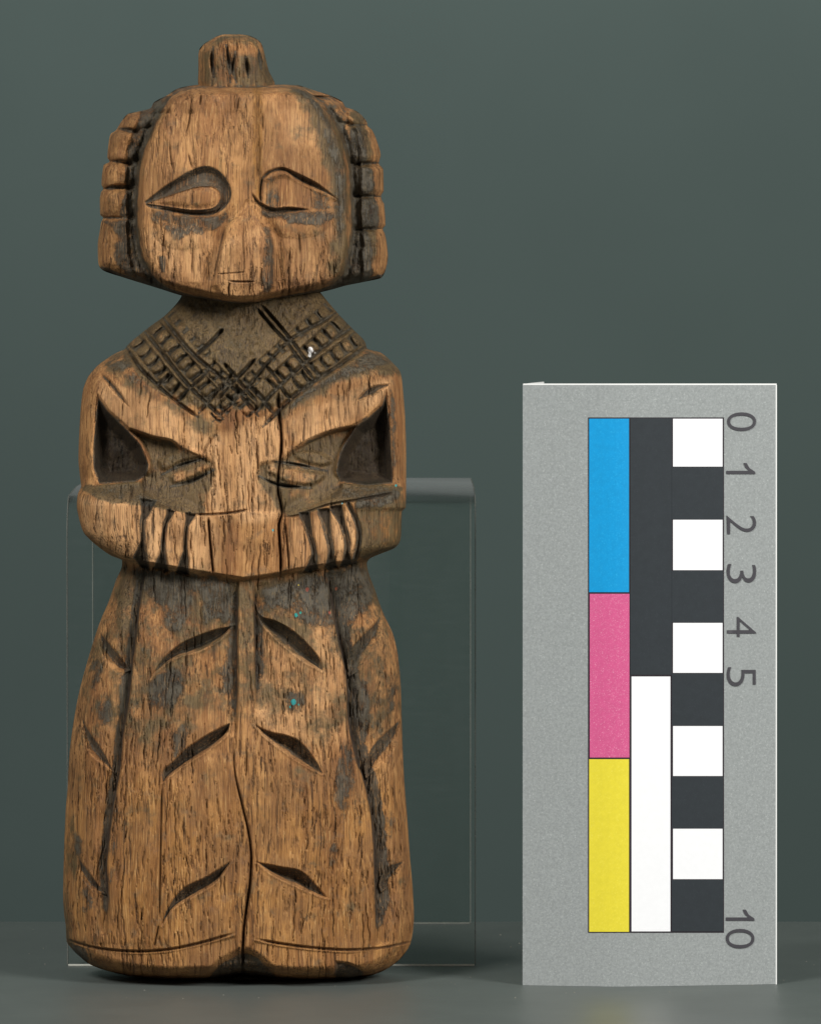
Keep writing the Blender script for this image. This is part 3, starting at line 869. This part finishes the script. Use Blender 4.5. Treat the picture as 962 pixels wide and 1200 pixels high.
for cpts in ([(176, 262), (200, 276), (226, 279), (250, 268)], [(312, 258), (340, 266), (370, 262), (392, 252)]):
    groove(cpts, 14, -3.0, taper=0.3)
soft(PIG_SHADE, [(312, 208), (330, 204), (328, 242), (312, 240)], 0.46, 5)
soft(PIG_SHADE, [(366, 222), (384, 226), (388, 244), (368, 246)], 0.56, 4)
soft(PIG_SHADE, [(172, 246), (200, 247), (228, 251), (254, 250), (266, 243), (268, 256), (250, 272), (226, 275), (206, 282), (190, 268), (176, 262)], 0.62, 6)
soft(PIG_SHADE, [(306, 243), (340, 248), (372, 246), (392, 250), (384, 262), (350, 264), (330, 258), (308, 254)], 0.74, 5)
soft(PIG_SHADE, [(308, 262), (320, 272), (322, 330), (312, 345), (304, 330), (308, 300)], 0.60, 5)
soft(PIG_SHADE, [(186, 300), (194, 300), (194, 318), (187, 318)], 0.7, 3)
soft(PIG_SHADE, [(374, 150), (388, 150), (404, 190), (406, 260), (398, 290), (388, 250), (390, 210)], 0.58, 9)
soft(PIG_SHADE, [(340, 98), (366, 108), (392, 150), (384, 152), (362, 122), (340, 104)], 0.6, 6)
soft(GRM, [(340, 98), (372, 110), (402, 160), (409, 230), (408, 320), (390, 320), (386, 220), (366, 150)], 0.6, 12)
soft(PIG_SHADE, [(200, 103), (235, 99), (345, 99), (345, 103), (235, 104), (204, 112)], 0.55, 3)  # shading of the head's top rim painted into this map
# nose and mouth
NOSE = [(288, 232), (295, 232), (304, 256), (318, 280), (321, 335), (300, 350), (262, 350), (250, 334), (255, 304), (264, 266)]
s = box(NOSE, 14)
dn, _ = pdist(np.array(NOSE + [NOSE[0]]), UU[s], VV[s])
sdn = np.where(inside(NOSE, UU[s], VV[s]), dn, -dn)
DEP[s] -= 11.0 * sst(sdn, -3.5, 4) * sst(VV[s], 226, 300)
DEP[s] += 7.0 * np.exp(-((sdn + 6) / 7) ** 2) * sst(VV[s], 232, 270) * sst(VV[s], 345, 320)
groove([(264, 264), (259, 285), (255, 304), (249, 334)], 1.9, 4.5, crack=0.9)
groove([(319, 275), (321, 300), (322, 336)], 2.0, 4, crack=0.55)
groove([(253, 321), (270, 320), (288, 318.5)], 1.0, 2, crack=0.6)
groove([(267, 329), (280, 330), (299, 330)], 1.4, 3.5, crack=0.9)
groove([(269.5, 330), (268, 338), (269, 348)], 1.5, 4, crack=0.85)
for pts in [[(293, 232), (285, 245), (270, 258)], [(294, 234), (303, 248), (312, 262)]]:
    groove(pts, 4, 2.5)
groove([(303, 102), (302, 140), (303, 180), (302, 215)], 2.4, 2.5, crack=0.25)
soft(TON, [(296, 100), (306, 100), (308, 190), (302, 230), (297, 190)], -1.1, 4, mode='add')
soft(TON, [(190, 130), (290, 110), (290, 190), (240, 190), (185, 215)], 0.2, 15, mode='add')
soft(TON, [(310, 110), (372, 130), (396, 200), (315, 195)], 0.3, 15, mode='add')
soft(TON, [(170, 265), (250, 275), (248, 330), (190, 320)], 0.45, 12, mode='add')
soft(TON, [(325, 275), (400, 262), (395, 318), (330, 335)], 0.35, 12, mode='add')
soft(TON, [(258, 280), (312, 270), (310, 345), (256, 345)], 0.35, 8, mode='add')
for pts in [[(225, 110), (222, 140), (216, 165)], [(236, 108), (234, 125)], [(198, 160), (201, 190), (205, 205)], [(220, 178), (226, 200)], [(280, 112), (278, 132)], [(308, 130), (308, 155)],
            [(340, 285), (338, 310), (334, 335)], [(226, 285), (225, 325)], [(240, 300), (238, 340)], [(350, 270), (352, 300)], [(286, 260), (285, 285), (287, 312)]]:
    groove(pts, 1.3, 3, crack=0.75, taper=0.3)
# topknot
for pts in [[(250, 54), (249, 70), (251, 90)], [(265, 52), (268, 70), (270, 96)], [(276, 60), (273, 80), (277, 96)], [(303, 58), (306, 80)], [(288, 66), (291, 90)]]:
    groove(pts, 3.4, 9, pig=0.7, taper=0.4)
soft(GRM, [(232, 50), (262, 38), (292, 40), (306, 50), (318, 96), (232, 96)], 0.35, 4)
soft(GRM, [(280, 60), (318, 60), (320, 98), (275, 98)], 0.65, 8)
hpoly = [(120, 317), (145, 326), (167.5, 333), (190, 340), (212.6, 347), (244, 354), (270, 358), (302, 358), (325, 353), (366, 345), (388, 340), (406, 335), (426, 331), (448, 326)]
s = box(hpoly, 12)
d, _ = pdist(np.array(hpoly), UU[s], VV[s])
PIG_SHADE[s] = np.maximum(PIG_SHADE[s], 0.85 * sst(d, 8, 2))  # dark band along the lower edge of head and chin
HEAD_MAPS = (DEP, PIG_SHADE, GRM, CRK, TON, PNT)


# ------------------------------------------------------------------ splits along the fibres
def dashes(maps, n, rect, wlo, whi, llo, lhi, dlo, dhi, dens=None):
    dep, crk = maps[0], maps[3]
    for _ in range(n):
        u, v = rng.uniform(rect[0], rect[2]), rng.uniform(rect[1], rect[3])
        if dens and rng.uniform() > dens(u, v):
            continue
        w, L, dd = rng.uniform(wlo, whi), rng.uniform(llo, lhi), rng.uniform(dlo, dhi)
        lean = rng.normal(0, 0.05) + 0.06 * math.sin(v / 70 + u / 40)
        j0, j1 = int((v - L / 2 - V0) * SC), int((v + L / 2 - V0) * SC)
        i0, i1 = int((u - w - 4 - U0) * SC), int((u + w + 4 - U0) * SC)
        if i0 < 0 or j0 < 0 or i1 >= GW or j1 >= GH or j1 <= j0:
            continue
        s = (slice(j0, j1), slice(i0, i1))
        t = np.abs((VV[s] - v) / (L / 2))
        x = np.abs(UU[s] - u - lean * (VV[s] - v) - 0.5 * np.sin((VV[s] - v) * 0.35 + u)) / (w * np.sqrt(np.clip(1 - t, 0.02, 1)))
        m = np.clip(1 - x, 0, 1)
        dep[s] += dd * m
        crk[s] = np.maximum(crk[s], rng.uniform(0.25, 0.8) * sst(m, 0.05, 0.7))


clump = lambda u, v: float(np.clip(0.55 + 1.3 * vnoise(np.array([u]), np.array([v]), 45, 70, 5, 2)[0], 0.08, 1))
dashes(BODY_MAPS, 2600, (72, 740, 486, 1146), 0.55, 1.15, 5, 24, 1.2, 3.4, lambda u, v: clump(u, v) * min(1, 0.35 + (v - 740) / 200))
dashes(BODY_MAPS, 160, (72, 690, 486, 1146), 0.6, 1.3, 25, 70, 2, 4)
dashes(BODY_MAPS, 480, (92, 430, 476, 672), 0.55, 1.2, 8, 36, 1.5, 4, clump)
dashes(BODY_MAPS, 80, (230, 470, 345, 675), 0.6, 1.4, 15, 50, 2, 4.5)
dashes(HEAD_MAPS, 650, (162, 100, 410, 352), 0.5, 1.0, 8, 40, 0.8, 2.2, clump)
dashes(HEAD_MAPS, 300, (175, 265, 400, 352), 0.55, 1.2, 8, 36, 1.2, 3.2, clump)
dashes(HEAD_MAPS, 120, (118, 130, 160, 320), 0.5, 1.0, 6, 20, 1, 2)
dashes(HEAD_MAPS, 120, (415, 130, 455, 320), 0.5, 1.0, 6, 20, 1, 2)
dashes(HEAD_MAPS, 60, (234, 44, 318, 98), 0.6, 1.2, 8, 30, 1, 3)


# ------------------------------------------------------------------ surface builder
def poly_dist(poly, u, v):
    d, _ = pdist(np.vstack([poly, poly[:1]]), u.ravel().astype(np.float32), v.ravel().astype(np.float32))
    return d.reshape(u.shape)


def build_block(rows, Lf, Rf, hfun, maps, edge, labF, labB, ncol, nback, back_scale, zmin=None):
    """ring of columns per row: dense carved front, plain back; returns verts, quads, normals, attributes, face labels"""
    nr = len(rows)
    th = np.linspace(-1, 1, ncol)
    sp = 0.72 * th + 0.28 * np.sin(th * math.pi / 2)           # a little denser at both sides
    Lr, Rr = Lf(rows)[:, None], Rf(rows)[:, None]
    u = (Lr + Rr) / 2 + sp[None] * (Rr - Lr) / 2
    v = np.repeat(rows[:, None], ncol, 1)
    wide = edge['wide']
    H = hfun(u, v, wide[0](rows)[:, None], wide[1](rows)[:, None])
    if edge.get('poly') is not None:
        e = np.zeros_like(u)
        msk = edge['where'](u, v)
        dd = poly_dist(edge['poly'], u[msk], v[msk])
        x = np.clip(dd / edge['r'], 0, 1)
        e[~msk] = 1
        e[msk] = np.sqrt(np.clip(1 - (1 - x) ** 2, 0, 1))
        H = H * e
    H0 = H.copy()
    dep = sample(maps[0], u, v)
    lump = 2.6 * vnoise(u, v, 30, 55, 21) + 0.9 * vnoise(u, v, 7, 24, 22)
    H = H - np.clip(dep, -12, None) * np.clip(H / 22, 0.0, 1) + lump * np.clip(H / 30, 0, 1)
    H = np.maximum(H, 0.0)
    yf = YC - H * PS
    Pf = unproject(u, v, yf)
    # back: half ellipse, sizes taken at the figure's middle plane
    ab = np.linspace(0, math.pi, nback + 2)[1:-1]
    ub = (Lr + Rr) / 2 + np.cos(ab)[None] * (Rr - Lr) / 2
    vb = np.repeat(rows[:, None], nback, 1)
    Pb = unproject(ub, vb, np.full_like(ub, YC))
    depth = np.max(H0, 1)[:, None] * back_scale
    Pb[..., 1] = YC + depth * PS * np.sin(ab)[None] ** 0.8
    P = np.concatenate([Pf, Pb], 1)
    uu = np.concatenate([u, ub], 1)
    vv = np.concatenate([v, vb], 1)
    if zmin is not None:
        P[..., 2] = np.maximum(P[..., 2], zmin)
    nc = ncol + nback
    idx = np.arange(nr * nc).reshape(nr, nc)
    a, b = idx[:-1], idx[1:]
    q = np.stack([a, b, np.roll(b, -1, 1), np.roll(a, -1, 1)], -1).reshape(-1, 4)
    front = np.zeros((nr - 1, nc), bool)
    front[:, :ncol - 1] = True
    front = front.ravel()
    fu, fv = uu.ravel()[q].mean(1), vv.ravel()[q].mean(1)
    ii = np.clip(((fu - U0) * SC).astype(int), 0, GW - 1)
    jj = np.clip(((fv - V0) * SC).astype(int), 0, GH - 1)
    lab = np.where(front, labF[jj, ii], labB[jj, ii])
    V = P.reshape(-1, 3)
    isf = np.zeros((nr, nc), np.float32)
    isf[:, :ncol] = 1
    isf = isf.ravel()
    atts = [sample(m, uu.ravel(), vv.ravel()) for m in maps[1:]]
    atts[0], atts[2] = atts[0] * isf, atts[2] * isf
    atts[4] = atts[4] * isf[:, None]
    # caps
    nV = len(V)
    V = np.vstack([V, P[0].mean(0), P[-1].mean(0)])
    atts = [np.concatenate([x, x[:2] * 0]) for x in atts]
    top = np.stack([np.full(nc, nV), idx[0], np.roll(idx[0], -1)], -1)
    bot = np.stack([np.full(nc, nV + 1), np.roll(idx[-1], -1), idx[-1]], -1)
    tris = np.vstack([top, bot])
    tl = np.concatenate([np.full(nc, lab[0]), np.full(nc, lab[-1])])
    # normals of the whole block, so pieces meet without a seam
    N = np.zeros_like(V)
    fn = np.cross(V[q[:, 2]] - V[q[:, 0]], V[q[:, 3]] - V[q[:, 1]])
    for k in range(4):
        for c in range(3):
            N[:, c] += np.bincount(q[:, k], fn[:, c], len(V))
    fn3 = np.cross(V[tris[:, 1]] - V[tris[:, 0]], V[tris[:, 2]] - V[tris[:, 0]])
    for k in range(3):
        for c in range(3):
            N[:, c] += np.bincount(tris[:, k], fn3[:, c], len(V))
    N /= np.maximum(np.linalg.norm(N, axis=1, keepdims=True), 1e-20)
    return V, q, lab, tris, tl, N, atts


def piece(name, blk, labels, mat, parent, origin):
    V, q, lab, tris, tl, N, atts = blk
    fq, ft = q[np.isin(lab, labels)], tris[np.isin(tl, labels)]
    if len(fq) + len(ft) == 0:
        return None
    used, inv = np.unique(np.concatenate([fq.ravel(), ft.ravel()]), return_inverse=True)
    nq, nt = len(fq), len(ft)
    me = bpy.data.meshes.new(name)
    me.vertices.add(len(used))
    me.vertices.foreach_set('co', (V[used] - origin).astype(np.float32).ravel())
    me.loops.add(nq * 4 + nt * 3)
    me.loops.foreach_set('vertex_index', inv.astype(np.int32))
    me.polygons.add(nq + nt)
    me.polygons.foreach_set('loop_start', np.concatenate([np.arange(nq) * 4, nq * 4 + np.arange(nt) * 3]).astype(np.int32))
    me.polygons.foreach_set('use_smooth', np.ones(nq + nt, bool))
    me.update(calc_edges=True)
    for an, ar in zip(('pigment_and_shade', 'grime', 'crack', 'tone'), atts):
        at = me.attributes.new(an, 'FLOAT', 'POINT')
        at.data.foreach_set('value', ar[used].astype(np.float32))
    at = me.attributes.new('paint', 'FLOAT_COLOR', 'POINT')
    at.data.foreach_set('color', atts[4][used].astype(np.float32).ravel())
    me.normals_split_custom_set_from_vertices(N[used].astype(np.float32))
    me.materials.append(mat)
    o = bpy.data.objects.new(name, me)
    COL.objects.link(o)
    o.parent = parent
    return o


STEP = 0.8
base = unproject(283, 1148, YC)
base[1], base[2] = YC, 0.0
fig = bpy.data.objects.new('carved_figure', None)
COL.objects.link(fig)
fig.location = base
fig.empty_display_size = 0.02
tag(fig, 'weathered brown wooden figure of a person with folded hands and a leaf-carved skirt', 'figurine')
M_wood = mat_wood()

Lx, Rx = (lambda v: tab(BODY_L, v)), (lambda v: tab(BODY_R, v))
bot = np.array(BOTTOM, float)
ibm = int(np.argmax(bot[:, 1] > 1148.5))
botL = bot[bot[:, 0] < 200]
botR = bot[bot[:, 0] > 350][::-1]
# side outline continues into the rounded foot
BL = BODY_L[:-1] + [(float(b), float(a)) for a, b in botL[1:]]
BR = BODY_R[:-1] + [(float(b), float(a)) for a, b in botR[1:]]
Lf, Rf = (lambda v: tab(BL, v)), (lambda v: tab(BR, v))
rows = np.concatenate([np.arange(326, 1120, STEP), np.arange(1120, 1149.01, 0.5)])
edge_poly = np.vstack([[(76, 1000)], bot, [(484, 1000)]])
edge_line = bot


def body_edge(u, v):
    return v > 1075


def line_dist(poly, u, v):
    d, _ = pdist(poly, u, v)
    return d


_pd = poly_dist
poly_dist = lambda poly, u, v: pdist(poly, u.astype(np.float32), v.astype(np.float32))[0]
blk = build_block(rows, Lf, Rf, body_height, BODY_MAPS,
                  dict(wide=(lambda v: np.minimum(tab(BODY_L, v), Lf(v)), lambda v: np.maximum(tab(BODY_R, v), Rf(v))), poly=bot, r=17.0, where=body_edge),
                  LAB_body, LABB, int(410 / STEP), 60, 0.92, zmin=0.00005)
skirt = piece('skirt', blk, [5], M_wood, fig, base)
for i in range(30, 42):
    piece('carved_leaf', blk, [i], M_wood, skirt, base)
piece('hem', blk, [6], M_wood, skirt, base)
piece('torso', blk, [1], M_wood, fig, base)
piece('collar', blk, [2], M_wood, fig, base)
for arm, fi in ((3, (10, 11, 12)), (4, (20, 21, 22, 23))):
    a = piece('arm', blk, [arm], M_wood, fig, base)
    for i in fi:
        piece('finger', blk, [i], M_wood, a, base)
del blk

rows = np.concatenate([np.arange(98.6, 312, STEP), np.arange(312, 358.5, 0.5)])
hp = np.array([(b, a) for a, b in HEAD_L] + [(b, a) for a, b in HEAD_R[::-1]], float)
hp = np.vstack([hp, hp[:1]])
HLf, HRf = (lambda v: tab(HEAD_L, v)), (lambda v: tab(HEAD_R, v))
HWL = [(98, 178), (120, 165), (135, 147), (150, 135), (190, 122), (250, 117), (316, 116), (360, 116)]
HWR = [(98, 400), (120, 410), (135, 424), (150, 436), (190, 446), (250, 451), (316, 454), (360, 454)]
blk = build_block(rows, HLf, HRf, head_height, HEAD_MAPS,
                  dict(wide=(lambda v: np.minimum(tab(HWL, v), HLf(v)), lambda v: np.maximum(tab(HWR, v), HRf(v))), poly=hp, r=13.0, where=lambda u, v: v > 0),
                  LABH, LABHB, int(340 / STEP), 50, 0.8)
head = piece('head', blk, [100], M_wood, fig, base)
for i in (121, 122):
    piece('eye', blk, [i], M_wood, head, base)
for i in list(range(101, 106)) + list(range(111, 116)):
    piece('hair_lock', blk, [i], M_wood, head, base)
TK_L = [(39.5, 264), (40.5, 258), (43, 252), (46, 247), (51, 239), (58, 233.5), (66, 232.5), (82, 232.5), (95, 232), (104, 234)]
TK_R = [(39.5, 280), (40.5, 289), (43, 297), (46, 302), (50, 306), (58, 309), (66, 311), (82, 315), (92, 320), (97, 322), (104, 321)]
tp = np.array([(234, 130)] + [(b, a) for a, b in TK_L[::-1]] + [(b, a) for a, b in TK_R] + [(321, 130)], float)
blk = build_block(np.arange(39.6, 103, STEP), lambda v: tab(TK_L, v), lambda v: tab(TK_R, v),
                  lambda u, v, L, R: 62 * (1 - np.clip(np.abs((u - 276) / 46), 0, 1) ** 2.6) ** (1 / 2.6), HEAD_MAPS,
                  dict(wide=(lambda v: 0 * v + 232, lambda v: 0 * v + 322), poly=tp, r=13.0, where=lambda u, v: v > 0),
                  LABH * 0 + 130, LABH * 0 + 130, int(92 / STEP), 24, 0.8)
piece('topknot', blk, [130], M_wood, head, base)
del blk

# ------------------------------------------------------------------ colour and scale card
card = bpy.data.objects.new('scale_card', None)
COL.objects.link(card)
cb = unproject(735, 1157, 0.0)
cb[2] = 0
card.location = cb
card.empty_display_size = 0.01
tag(card, 'grey folded paper scale card with colour patches and centimetre numbers standing upright', 'scale card')
M_grey = mat_matte('printed_grey_paper', srgb(148, 152, 150), 0.75, 0.11, 2200, 0.25, 0, 0.6, srgb(192, 196, 192), 3400)
M_paper = mat_matte('white_paper', srgb(238, 238, 234), 0.8, 0.01, 900, 0.2)
M_white = mat_matte('white_print', srgb(244, 244, 244), 0.7, 0.01, 900, 0.25)
M_black = mat_matte('black_print', srgb(40, 46, 50), 0.6, 0.06, 700, 0.35, 0, 0.12, srgb(90, 94, 98))
M_cyan = mat_matte('cyan_print', srgb(0, 148, 208), 0.6, 0.04, 900, 0.3, 0, 0.4, srgb(50, 190, 240), 3600)
M_mag = mat_matte('magenta_print', srgb(208, 88, 136), 0.6, 0.04, 900, 0.3, 0, 0.75, srgb(246, 178, 200), 5200)
M_yel = mat_matte('yellow_print', srgb(228, 212, 56), 0.6, 0.03, 900, 0.3, 0, 0.3, srgb(250, 240, 120), 3600)
M_line = mat_matte('printed_line', srgb(42, 34, 40), 0.6, 0.05, 900, 0.3)
M_ink = mat_matte('digit_ink', srgb(66, 64, 68), 0.6, 0.05, 900, 0.3)

CUs = np.array([610, 660, 690, 725, 780, 850, 912.0])
CYs = np.array([0.0026, 0.0013, 0.0006, 0.0, 0.0010, 0.0026, 0.0044])


def card_y(u):
    p = spline(np.stack([CUs, CYs], 1), 8)
    return np.interp(u, p[:, 0], p[:, 1])


def card_pt(u, v, lift=0.0):
    """point on the bowed card: the sheet stands vertical, each column at its own depth"""
    y = card_y(u)
    zf = unproject(u, v, y - lift)
    return zf


def card_sheet(name, u0, u1, v0, v1, mat, lift, parent, nu=14, thick=0.0, zfloor=False):
    us = np.linspace(u0, u1, nu + 1)
    nv = 6
    V = []
    for k in range(2):
        for v in np.linspace(v0, v1, nv + 1):
            p = card_pt(us, np.full(nu + 1, v), lift - k * (thick or 0.00003))
            if zfloor and v == v1:
                p[:, 2] = 0.00003
            V.append(p)
    V = np.array(V).reshape(-1, 3) - cb
    n1, off = nu + 1, (nu + 1) * (nv + 1)
    F = []
    for j in range(nv):
        for i in range(nu):
            a = j * n1 + i
            F.append((a, a + n1, a + n1 + 1, a + 1))
            F.append((off + a, off + a + 1, off + a + n1 + 1, off + a + n1))
    ring = [j * n1 for j in range(nv + 1)] + [nv * n1 + i for i in range(1, nu + 1)] + [j * n1 + nu for j in range(nv - 1, -1, -1)] + [i for i in range(nu - 1, 0, -1)]
    for a, b in zip(ring, ring[1:] + ring[:1]):
        F.append((a, a + off, b + off, b))
    return mesh_obj(name, V, F, mat, parent)


panel = card_sheet('card_panel', 612.5, 910, 450.5, 1157, M_grey, 0.0, card, 40, 0.00025, True)
panel['label'] = 'grey printed front of the card'
# bare paper rim that shows along the cut top and right edges
card_sheet('paper_edge', 613, 910, 449.3, 451.0, M_paper, 0.00003, panel, 40, 0.0003)
card_sheet('paper_edge', 908.9, 910.3, 451.0, 1156, M_paper, 0.00003, panel, 2, 0.0003)
card_sheet('patch_outline', 689, 848.3, 489, 1093.6, M_line, 0.00006, panel, 16)
for nm, m, u0, u1, v0, v1 in [('cyan_patch', M_cyan, 690.3, 737, 490.5, 694), ('magenta_patch', M_mag, 691, 737.5, 696, 888), ('yellow_patch', M_yel, 690.3, 737, 890, 1092.5),
                              ('black_patch', M_black, 738.5, 787, 490, 791), ('white_patch', M_white, 740, 785.5, 793, 1092)]:
    card_sheet(nm, u0, u1, v0, v1, m, 0.00012, panel, 6)
vs = [490, 547.5, 608.5, 669, 729.5, 789.5, 850.5, 910.5, 971, 1031.5, 1092]
for i in range(10):
    w = i % 2 == 0
    card_sheet('white_square' if w else 'black_square', 788.6 if w else 787.2, 846.6 if w else 847.2, vs[i] + (0.6 if w else 0), vs[i + 1] - (0.8 if w else 0), M_white if w else M_black, 0.00012, panel, 6)


def digit(ch, u0, u1, v0, v1):
    """a numeral turned a quarter clockwise, fitted to its box on the card"""
    if ch == '1':
        f = [(0.70, 0), (1, 0), (1, 1), (0.80, 1), (0.45, 0.80), (0, 0.70), (0, 0.59), (0.42, 0.66), (0.70, 0.78)]
        P = np.array([card_pt(u0 + b * (u1 - u0), v0 + a * (v1 - v0), 0.00015) for a, b in f]) - cb
        o = mesh_obj('numeral', P, [tuple(range(len(f)))[::-1]], M_ink, panel)
        o['label'] = 'printed number 1'
        return o
    cu = bpy.data.curves.new('numeral', 'FONT')
    cu.body = ch
    cu.size = 1.0
    cu.offset = -0.012
    cu.resolution_u = 6
    tmp = bpy.data.objects.new('numeral', cu)
    COL.objects.link(tmp)
    dg = bpy.context.evaluated_depsgraph_get()
    me = bpy.data.meshes.new_from_object(tmp.evaluated_get(dg))
    bpy.data.objects.remove(tmp, do_unlink=True)
    co = np.zeros(len(me.vertices) * 3)
    me.vertices.foreach_get('co', co)
    co = co.reshape(-1, 3)
    lo, hi = co.min(0), co.max(0)
    fx, fy = (co[:, 0] - lo[0]) / (hi[0] - lo[0]), (co[:, 1] - lo[1]) / (hi[1] - lo[1])
    P = card_pt(u0 + fy * (u1 - u0), v0 + fx * (v1 - v0), 0.00015) - cb
    me.vertices.foreach_set('co', P.astype(np.float32).ravel())
    me.update()
    me.materials.clear()
    me.materials.append(M_ink)
    o = bpy.data.objects.new('numeral', me)
    COL.objects.link(o)
    o.parent = panel
    o['label'] = 'printed number ' + ch
    return o


for ch, u0, u1, v0, v1 in [('0', 852, 886, 483, 505), ('1', 851, 885, 542.5, 555.5), ('2', 851.5, 886, 604, 626), ('3', 851.5, 886, 661, 683.5), ('4', 852, 886, 723, 746.5), ('5', 851.5, 885.5, 782, 804.5)]:
    digit(ch, u0, u1, v0, v1)
digit('1', 850.5, 884, 1066.5, 1079.5)
digit('0', 850.5, 884, 1089, 1112)
# flap folded back behind the left side
fl = []
for (u, y, vt) in [(612.6, 0.0030, 450.2), (614.5, 0.0050, 449.6), (622, 0.0100, 448.6), (636, 0.0190, 447.2)]:
    t = unproject(u, vt, y)
    fl.append((t, np.array([t[0], t[1], 0.00003])))
V, F = [], []
for k in (0, 1):
    for t, b in fl:
        o_ = np.array([0.00025 * k, 0.00012 * k, 0])
        V += [t + o_ - cb, b + o_ - cb]
n = len(fl)
for i in range(n - 1):
    F += [(2 * i, 2 * i + 1, 2 * i + 3, 2 * i + 2), (2 * n + 2 * i, 2 * n + 2 * i + 2, 2 * n + 2 * i + 3, 2 * n + 2 * i + 1), (2 * i, 2 * i + 2, 2 * n + 2 * i + 2, 2 * n + 2 * i)]
F += [(0, 2 * n, 2 * n + 1, 1), (2 * n - 2, 2 * n - 1, 4 * n - 1, 4 * n - 2)]
mesh_obj('folded_flap', V, F, M_paper, card)

# ------------------------------------------------------------------ clear acrylic stand behind the figure
M_acr, M_edge, M_foot = mat_acrylic(), mat_acrylic_edge(), mat_acrylic_edge('painted_glow_edge', 0.85, 0.35)  # foot edge painted pale to stand in for light piped through the sheet
YF = 0.0372
YB = 0.1225
pl, pr = unproject(78.5, 1135, YF), unproject(557.5, 1135, YF)
SX0, SX1 = pl[0], pr[0]
zf = lambda v, y: float(unproject(481, v, y)[2])
ztop = zf(558.5, YB)
zb0 = zf(626, YF)
prof = [(YF, 0.0002)]
for t in np.linspace(0, 1, 6):
    prof.append((YF, 0.0002 + (zb0 - 0.0002) * (0.02 + 0.98 * t)))
R_ = 0.0075
for a in np.linspace(8, 82, 12):
    a = math.radians(a)
    prof.append((YF + R_ * (1 - math.cos(a)), zb0 + R_ * 1.05 * math.sin(a)))
prof += [(YF + 0.030, ztop - 0.0012), (YB - 0.004, ztop - 0.0002), (YB - 0.0012, ztop - 0.0006), (YB, ztop - 0.003), (YB, 0.04), (YB, 0.0002)]
prof = np.array(prof)
stand = bpy.data.objects.new('acrylic_stand', None)
COL.objects.link(stand)
sb = np.array([(SX0 + SX1) / 2, (YF + YB) / 2, 0])
stand.location = sb
stand.empty_display_size = 0.01
tag(stand, 'clear acrylic display stand bent from one sheet behind the wooden figure', 'display stand')


def strip(name, pr_, x0, x1, th, mat, parent):
    """sheet of thickness th that follows a y-z profile between two x"""
    p = np.asarray(pr_)
    d = np.gradient(p, axis=0)
    d /= np.linalg.norm(d, axis=1, keepdims=True)
    nrm = np.stack([d[:, 1], -d[:, 0]], 1)
    q = p + nrm * th
    q[:, 1] = np.maximum(q[:, 1], 0.0002)
    n = len(p)
    V = []
    for c in (p, q):
        for y, z in c:
            V += [(x0, y, z), (x1, y, z)]
    V = np.array(V) - sb
    F = []
    o2 = 2 * n
    for i in range(n - 1):
        a = 2 * i
        F += [(a, a + 1, a + 3, a + 2), (o2 + a, o2 + a + 2, o2 + a + 3, o2 + a + 1), (a, a + 2, o2 + a + 2, o2 + a), (a + 1, o2 + a + 1, o2 + a + 3, a + 3)]
    F += [(0, o2, o2 + 1, 1), (2 * n - 2, 2 * n - 1, 4 * n - 1, 4 * n - 2)]
    return mesh_obj(name, V, F, mat, parent, name == 'sheet')


sheet = strip('sheet', prof, SX0 + 0.00022, SX1 - 0.00022, 0.0016, M_acr, stand)
strip('cut_edge', prof, SX0, SX0 + 0.0002, 0.0016, M_edge, sheet)
strip('cut_edge', prof, SX1 - 0.0002, SX1, 0.0016, M_edge, sheet)


def bar(name, x0, x1, y0, y1, z0, z1, mat, parent):
    o = slab(name, x0, x1, y0, y1, z0, z1, mat, 0.00004)
    for vv_ in o.data.vertices:
        vv_.co = (vv_.co.x - sb[0], vv_.co.y - sb[1], vv_.co.z)
    o.parent = parent
    return o


bar('cut_edge', SX0 + 0.0003, SX1 - 0.0003, YF - 0.0004, YF - 0.0001, 0.00005, 0.0004, M_foot, sheet)
bar('cut_edge', SX0 + 0.0003, SX1 - 0.0003, YB - 0.0019, YB - 0.0017, 0.00005, 0.0004, M_edge, sheet)

# ------------------------------------------------------------------ dust on the table
M_dust = mat_matte('pale_dust', srgb(150, 146, 134), 0.9, 0.2, 500, 0.1)
V, F = [], []
for i in range(150):
    x, y, r = rng.uniform(-0.085, 0.085), rng.uniform(-0.025, 0.11), abs(rng.normal(0.00005, 0.00006)) + 0.00003
    b0 = len(V)
    for (a, b, c) in [(1, 0, 0.3), (0, 1, 0.3), (-1, 0, 0.3), (0, -1, 0.3), (0, 0, 1.1)]:
        V.append((x + a * r * rng.uniform(0.6, 1.6), y + b * r * rng.uniform(0.6, 1.6), c * r))
    F += [(b0 + i0, b0 + (i0 + 1) % 4, b0 + 4) for i0 in range(4)]
tag(mesh_obj('dust', V, F, M_dust), 'tiny pale dust specks scattered on the grey table', 'dust', kind='stuff')
